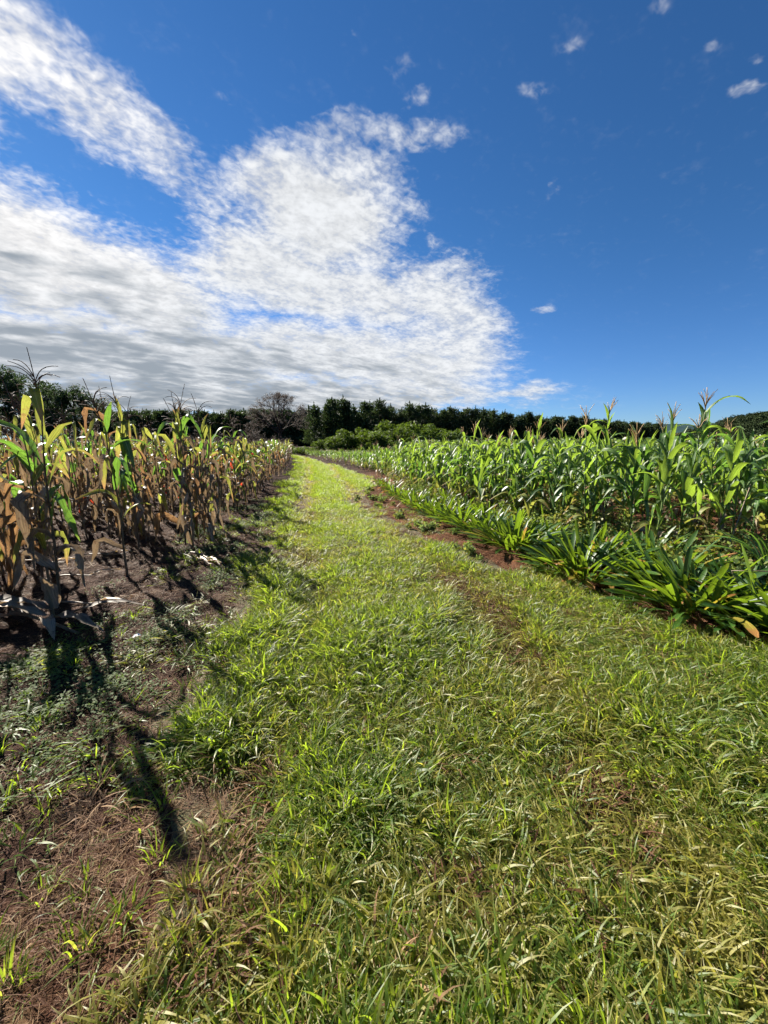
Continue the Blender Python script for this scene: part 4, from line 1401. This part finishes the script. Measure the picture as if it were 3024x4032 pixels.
# close grass
P = sample(80000, -3.4, 4.2, .25, 7.5, 1.2)
tr = track(P[:, 0], P[:, 1]); lu = lush(P)
bare = fbm(P[:, 0], P[:, 1], 1.5, 3, 55)
keep = rng.random(len(P)) < np.clip((tr + .025 * np.clip((P[:, 0] - path_l(P[:, 1]) + 1.3) / .6, 0, 1) * (P[:, 0] < 1)).clip(0, 1) * (.24 + .9 * lu) * np.clip((bare - .26 - .14 * rut(P[:, 0], P[:, 1])) * 7, .2, 1), 0, 1)
P = P[keep]; lu = lu[keep]
n = len(P)
idx = rng.integers(0, 13, n)
near_scl = rng.uniform(.65, 1.3, n) * (.72 + .42 * lu) * (.6 + .4 * track(P[:, 0], P[:, 1]))
tint = np.clip(.50 - lu * .40 + rut(P[:, 0], P[:, 1]) * .18 + (fbm(P[:, 0], P[:, 1], 3.5, 2, 43) - .5) * .5 + rng.normal(0, .16, n), 0, 1)
print('near grass', n)
place('grass', P, GR_NEAR, near_scl, tint, 'tufted green and yellowing grass covering the near track', 'grass', idx, .2)
# flat matted under-layer of the same grass, thinning into straw in the wheel lines
def mat_proto(nb, mat):
    A = Acc()
    for i in range(nb):
        a = U(0, 6.28); rr = .13 * math.sqrt(random.random()); b = a + U(-1.5, 1.5)
        P, D, s = curve_path(U(.05, .12), U(8, 42), U(-30, 12), 5, .5, .9, U(-50, 50))
        c, sn = math.cos(b), math.sin(b); rot = np.array([[c, -sn, 0], [sn, c, 0], [0, 0, 1]])
        A.ribbon(P @ rot.T + np.array([rr * math.cos(a), rr * math.sin(a), U(.0, .03)]), twist_side(D, s, U(-50, 50), U(-30, 30)) @ rot.T, U(.0045, .0085) * np.clip(1 - s ** 2, .1, 1), 2)
    return A.mesh('grass_mat', mat)


P = sample(46000, -3.4, 4.2, .25, 8.5, 1.2)
tr = track(P[:, 0], P[:, 1]); lu = lush(P)
keep = rng.random(len(P)) < np.clip(tr + .05 * np.clip((P[:, 0] - path_l(P[:, 1]) + 1.5) / .6, 0, 1) * (P[:, 0] < 1), 0, 1) * .20
P = P[keep]; lu = lu[keep]; n = len(P)
bare = fbm(P[:, 0], P[:, 1], 1.5, 3, 55)
print('mats', n)
place('matted_grass', P, [mat_proto(60, M['grass']) for _ in range(5)] + [mat_proto(60, M['straw']) for _ in range(3)], rng.uniform(.7, 1.2, n), np.clip(.62 - lu * .45 + rut(P[:, 0], P[:, 1]) * .2 + rng.normal(0, .18, n), 0, 1), 'flattened yellow-green grass matted over the near track', 'grass',
      np.where(rng.random(n) < np.clip(.10 + (.30 + (.5 - bare) * 3) * rut(P[:, 0], P[:, 1]), .08, .75), rng.integers(5, 8, n), rng.integers(0, 5, n)), .2)
# grass further along the track
P = sample(140000, -18, 3.0, 6.2, 58, 1.5)
tr = track(P[:, 0], P[:, 1]); lu = lush(P)
keep = rng.random(len(P)) < tr * (.5 + .6 * lu) * (1 - .85 * rut(P[:, 0], P[:, 1]))
P = P[keep]; lu = lu[keep]; n = len(P)
print('far grass', n)
place('far_grass', P, GR_FAR, rng.uniform(.7, 1.2, n) * (.75 + .4 * lu) * np.interp(P[:, 1], [6, 12, 40], [.9, 1.1, 1.5]), np.clip(.40 - lu * .4 + rut(P[:, 0], P[:, 1]) * .5 + rng.normal(0, .1, n), 0, 1), 'bright green grass on the far bend of the track', 'grass')
# straw and litter
P = sample(44000, -7, 4.6, .3, 13, 1.3)
x, y = P[:, 0], P[:, 1]
dens = (1 - track(x, y)) * (.35 + .9 * np.clip(fbm(x, y, 1.3, 3, 61) * 2 - .6, 0, 1)) + track(x, y) * (.22 + .55 * np.clip((.5 - fbm(x, y, 1.5, 3, 55)) * 6, 0, 1) * rut(x, y) + .25 * rut(x, y))
keep = rng.random(len(P)) < np.clip(dens * np.where(x > green_edge(y), .2, np.where(x < path_l(y) - .25, .6, 1)), 0, 1)
P = P[keep]; n = len(P)
print('straw', n)
place('straw', P, STRAW, rng.uniform(.45, .95, n), np.clip(rng.normal(.45, .2, n) + np.where(P[:, 0] < path_l(P[:, 1]) - .1, .18, 0), 0, 1), 'brown dry straw and leaf litter lying on the soil and between the grass', 'straw', None, .12)


# low clover-like weeds on the soil at the left of the track
def clover_proto(n):
    A = Acc()
    a = rng.uniform(0, 6.28, n); rr = .10 * np.sqrt(rng.random(n))
    c = np.stack([rr * np.cos(a), rr * np.sin(a), rng.uniform(.008, .045, n)], 1)
    u = rand_dirs(n); u[:, 2] *= .35; u /= np.linalg.norm(u, axis=1)[:, None]
    w = np.cross(u, np.array([0, 0, 1.0]) + rng.normal(0, .25, (n, 3))); w /= np.linalg.norm(w, axis=1)[:, None]
    s = rng.uniform(.006, .011, n)[:, None]
    A.cards(c, u * s, w * s * .8, rng.random(n))
    return A.mesh('clover_mat', M['clover'], False)


P = sample(9000, -5.5, -.9, 1.0, 10, 1.1)
x, y = P[:, 0], P[:, 1]
patch = np.clip(fbm(x, y, 1.7, 3, 71) * 4 - 2.05, 0, .5)
edge = np.clip((path_l(y) + .25 - x) / .3, 0, 1) * np.clip((x - (path_l(y) - 1.5)) / .5, 0, 1)
keep = rng.random(len(P)) < patch * edge
P = P[keep]; n = len(P)
place('clover', P, [clover_proto(46) for _ in range(4)], rng.uniform(.8, 1.3, n), rng.random(n), 'mats of small pale clover-like weeds on the soil between track and drying maize', 'weeds')


def weed_proto(seed, H):
    A = Acc(); rnd = random.Random(seed)
    for st in range(4):
        a = rnd.uniform(0, 6.28); le = rnd.uniform(.05, .28) * H
        top = np.array([math.cos(a) * le, math.sin(a) * le, H * rnd.uniform(.7, 1.1)])
        A.tube([(0, 0, 0), top * np.array([.4, .4, .55]), top], [.004, .003, .002], 3)
        n = 15
        f = rng.uniform(.25, 1, n)[:, None]
        c = top * np.array([1, 1, 1]) * f + rng.normal(0, .035, (n, 3)) * np.array([1, 1, .4])
        u = rand_dirs(n); u[:, 2] = u[:, 2] * .7 + .2; u /= np.linalg.norm(u, axis=1)[:, None]
        w = np.cross(u, np.array([0, 0, 1.0]) + rng.normal(0, .8, (n, 3))); w /= np.linalg.norm(w, axis=1)[:, None]
        s = rng.uniform(.022, .045, n)[:, None]
        A.cards(c, u * s, w * s * .55, rng.random(n))
    return A.mesh('weed_plant', M['weed'], False)


P = sample(16000, -4, 9, 3.2, 26, 1.3)
x, y = P[:, 0], P[:, 1]
cl = np.interp(y, [2.6, 3.3, 4.2, 5.45, 7.4, 10.4, 14, 19, 26], [3.4, 3.2, 2.7, 2.25, 1.5, .7, .3, -.4, -2.4])
dens = np.clip((x - cl) / .3, 0, 1) * np.clip((green_edge(y) + 2.2 - x) / 1.2, .12, 1) * np.clip(fbm(x, y, 1.2, 2, 81) * 2.4 - .5, .1, 1)
dens *= np.where((x > 3.6) & (y < 6.6), .45, 1)
keep = rng.random(len(P)) < dens
P = P[keep]; n = len(P)
print('weeds', n)
place('weeds', P, [weed_proto(s, .52) for s in range(5)], rng.uniform(.45, .95, n), np.clip(rng.normal(.35, .25, n), 0, 1), 'leafy green and yellow weeds growing between the strap-leaved clumps and the green maize', 'weeds')
# small weeds along the right soil strip and in the grass
P = sample(2600, -1.5, 3.2, 1.0, 12, 1.2)
x, y = P[:, 0], P[:, 1]
dens = np.clip(1 - np.abs(x - path_r(y) - .1) / .5, 0, 1) * np.clip(fbm(x, y, 2, 2, 85) * 4 - 1.8, 0, 1)
keep = rng.random(len(P)) < dens
P = P[keep]; n = len(P)
place('edge_weeds', P, [weed_proto(20 + s, .14) for s in range(3)], rng.uniform(.5, 1.0, n), np.clip(rng.normal(.2, .2, n), 0, 1), 'small weeds along the foot of the strap-leaved clumps', 'weeds')
print('objects', len(scene.objects))
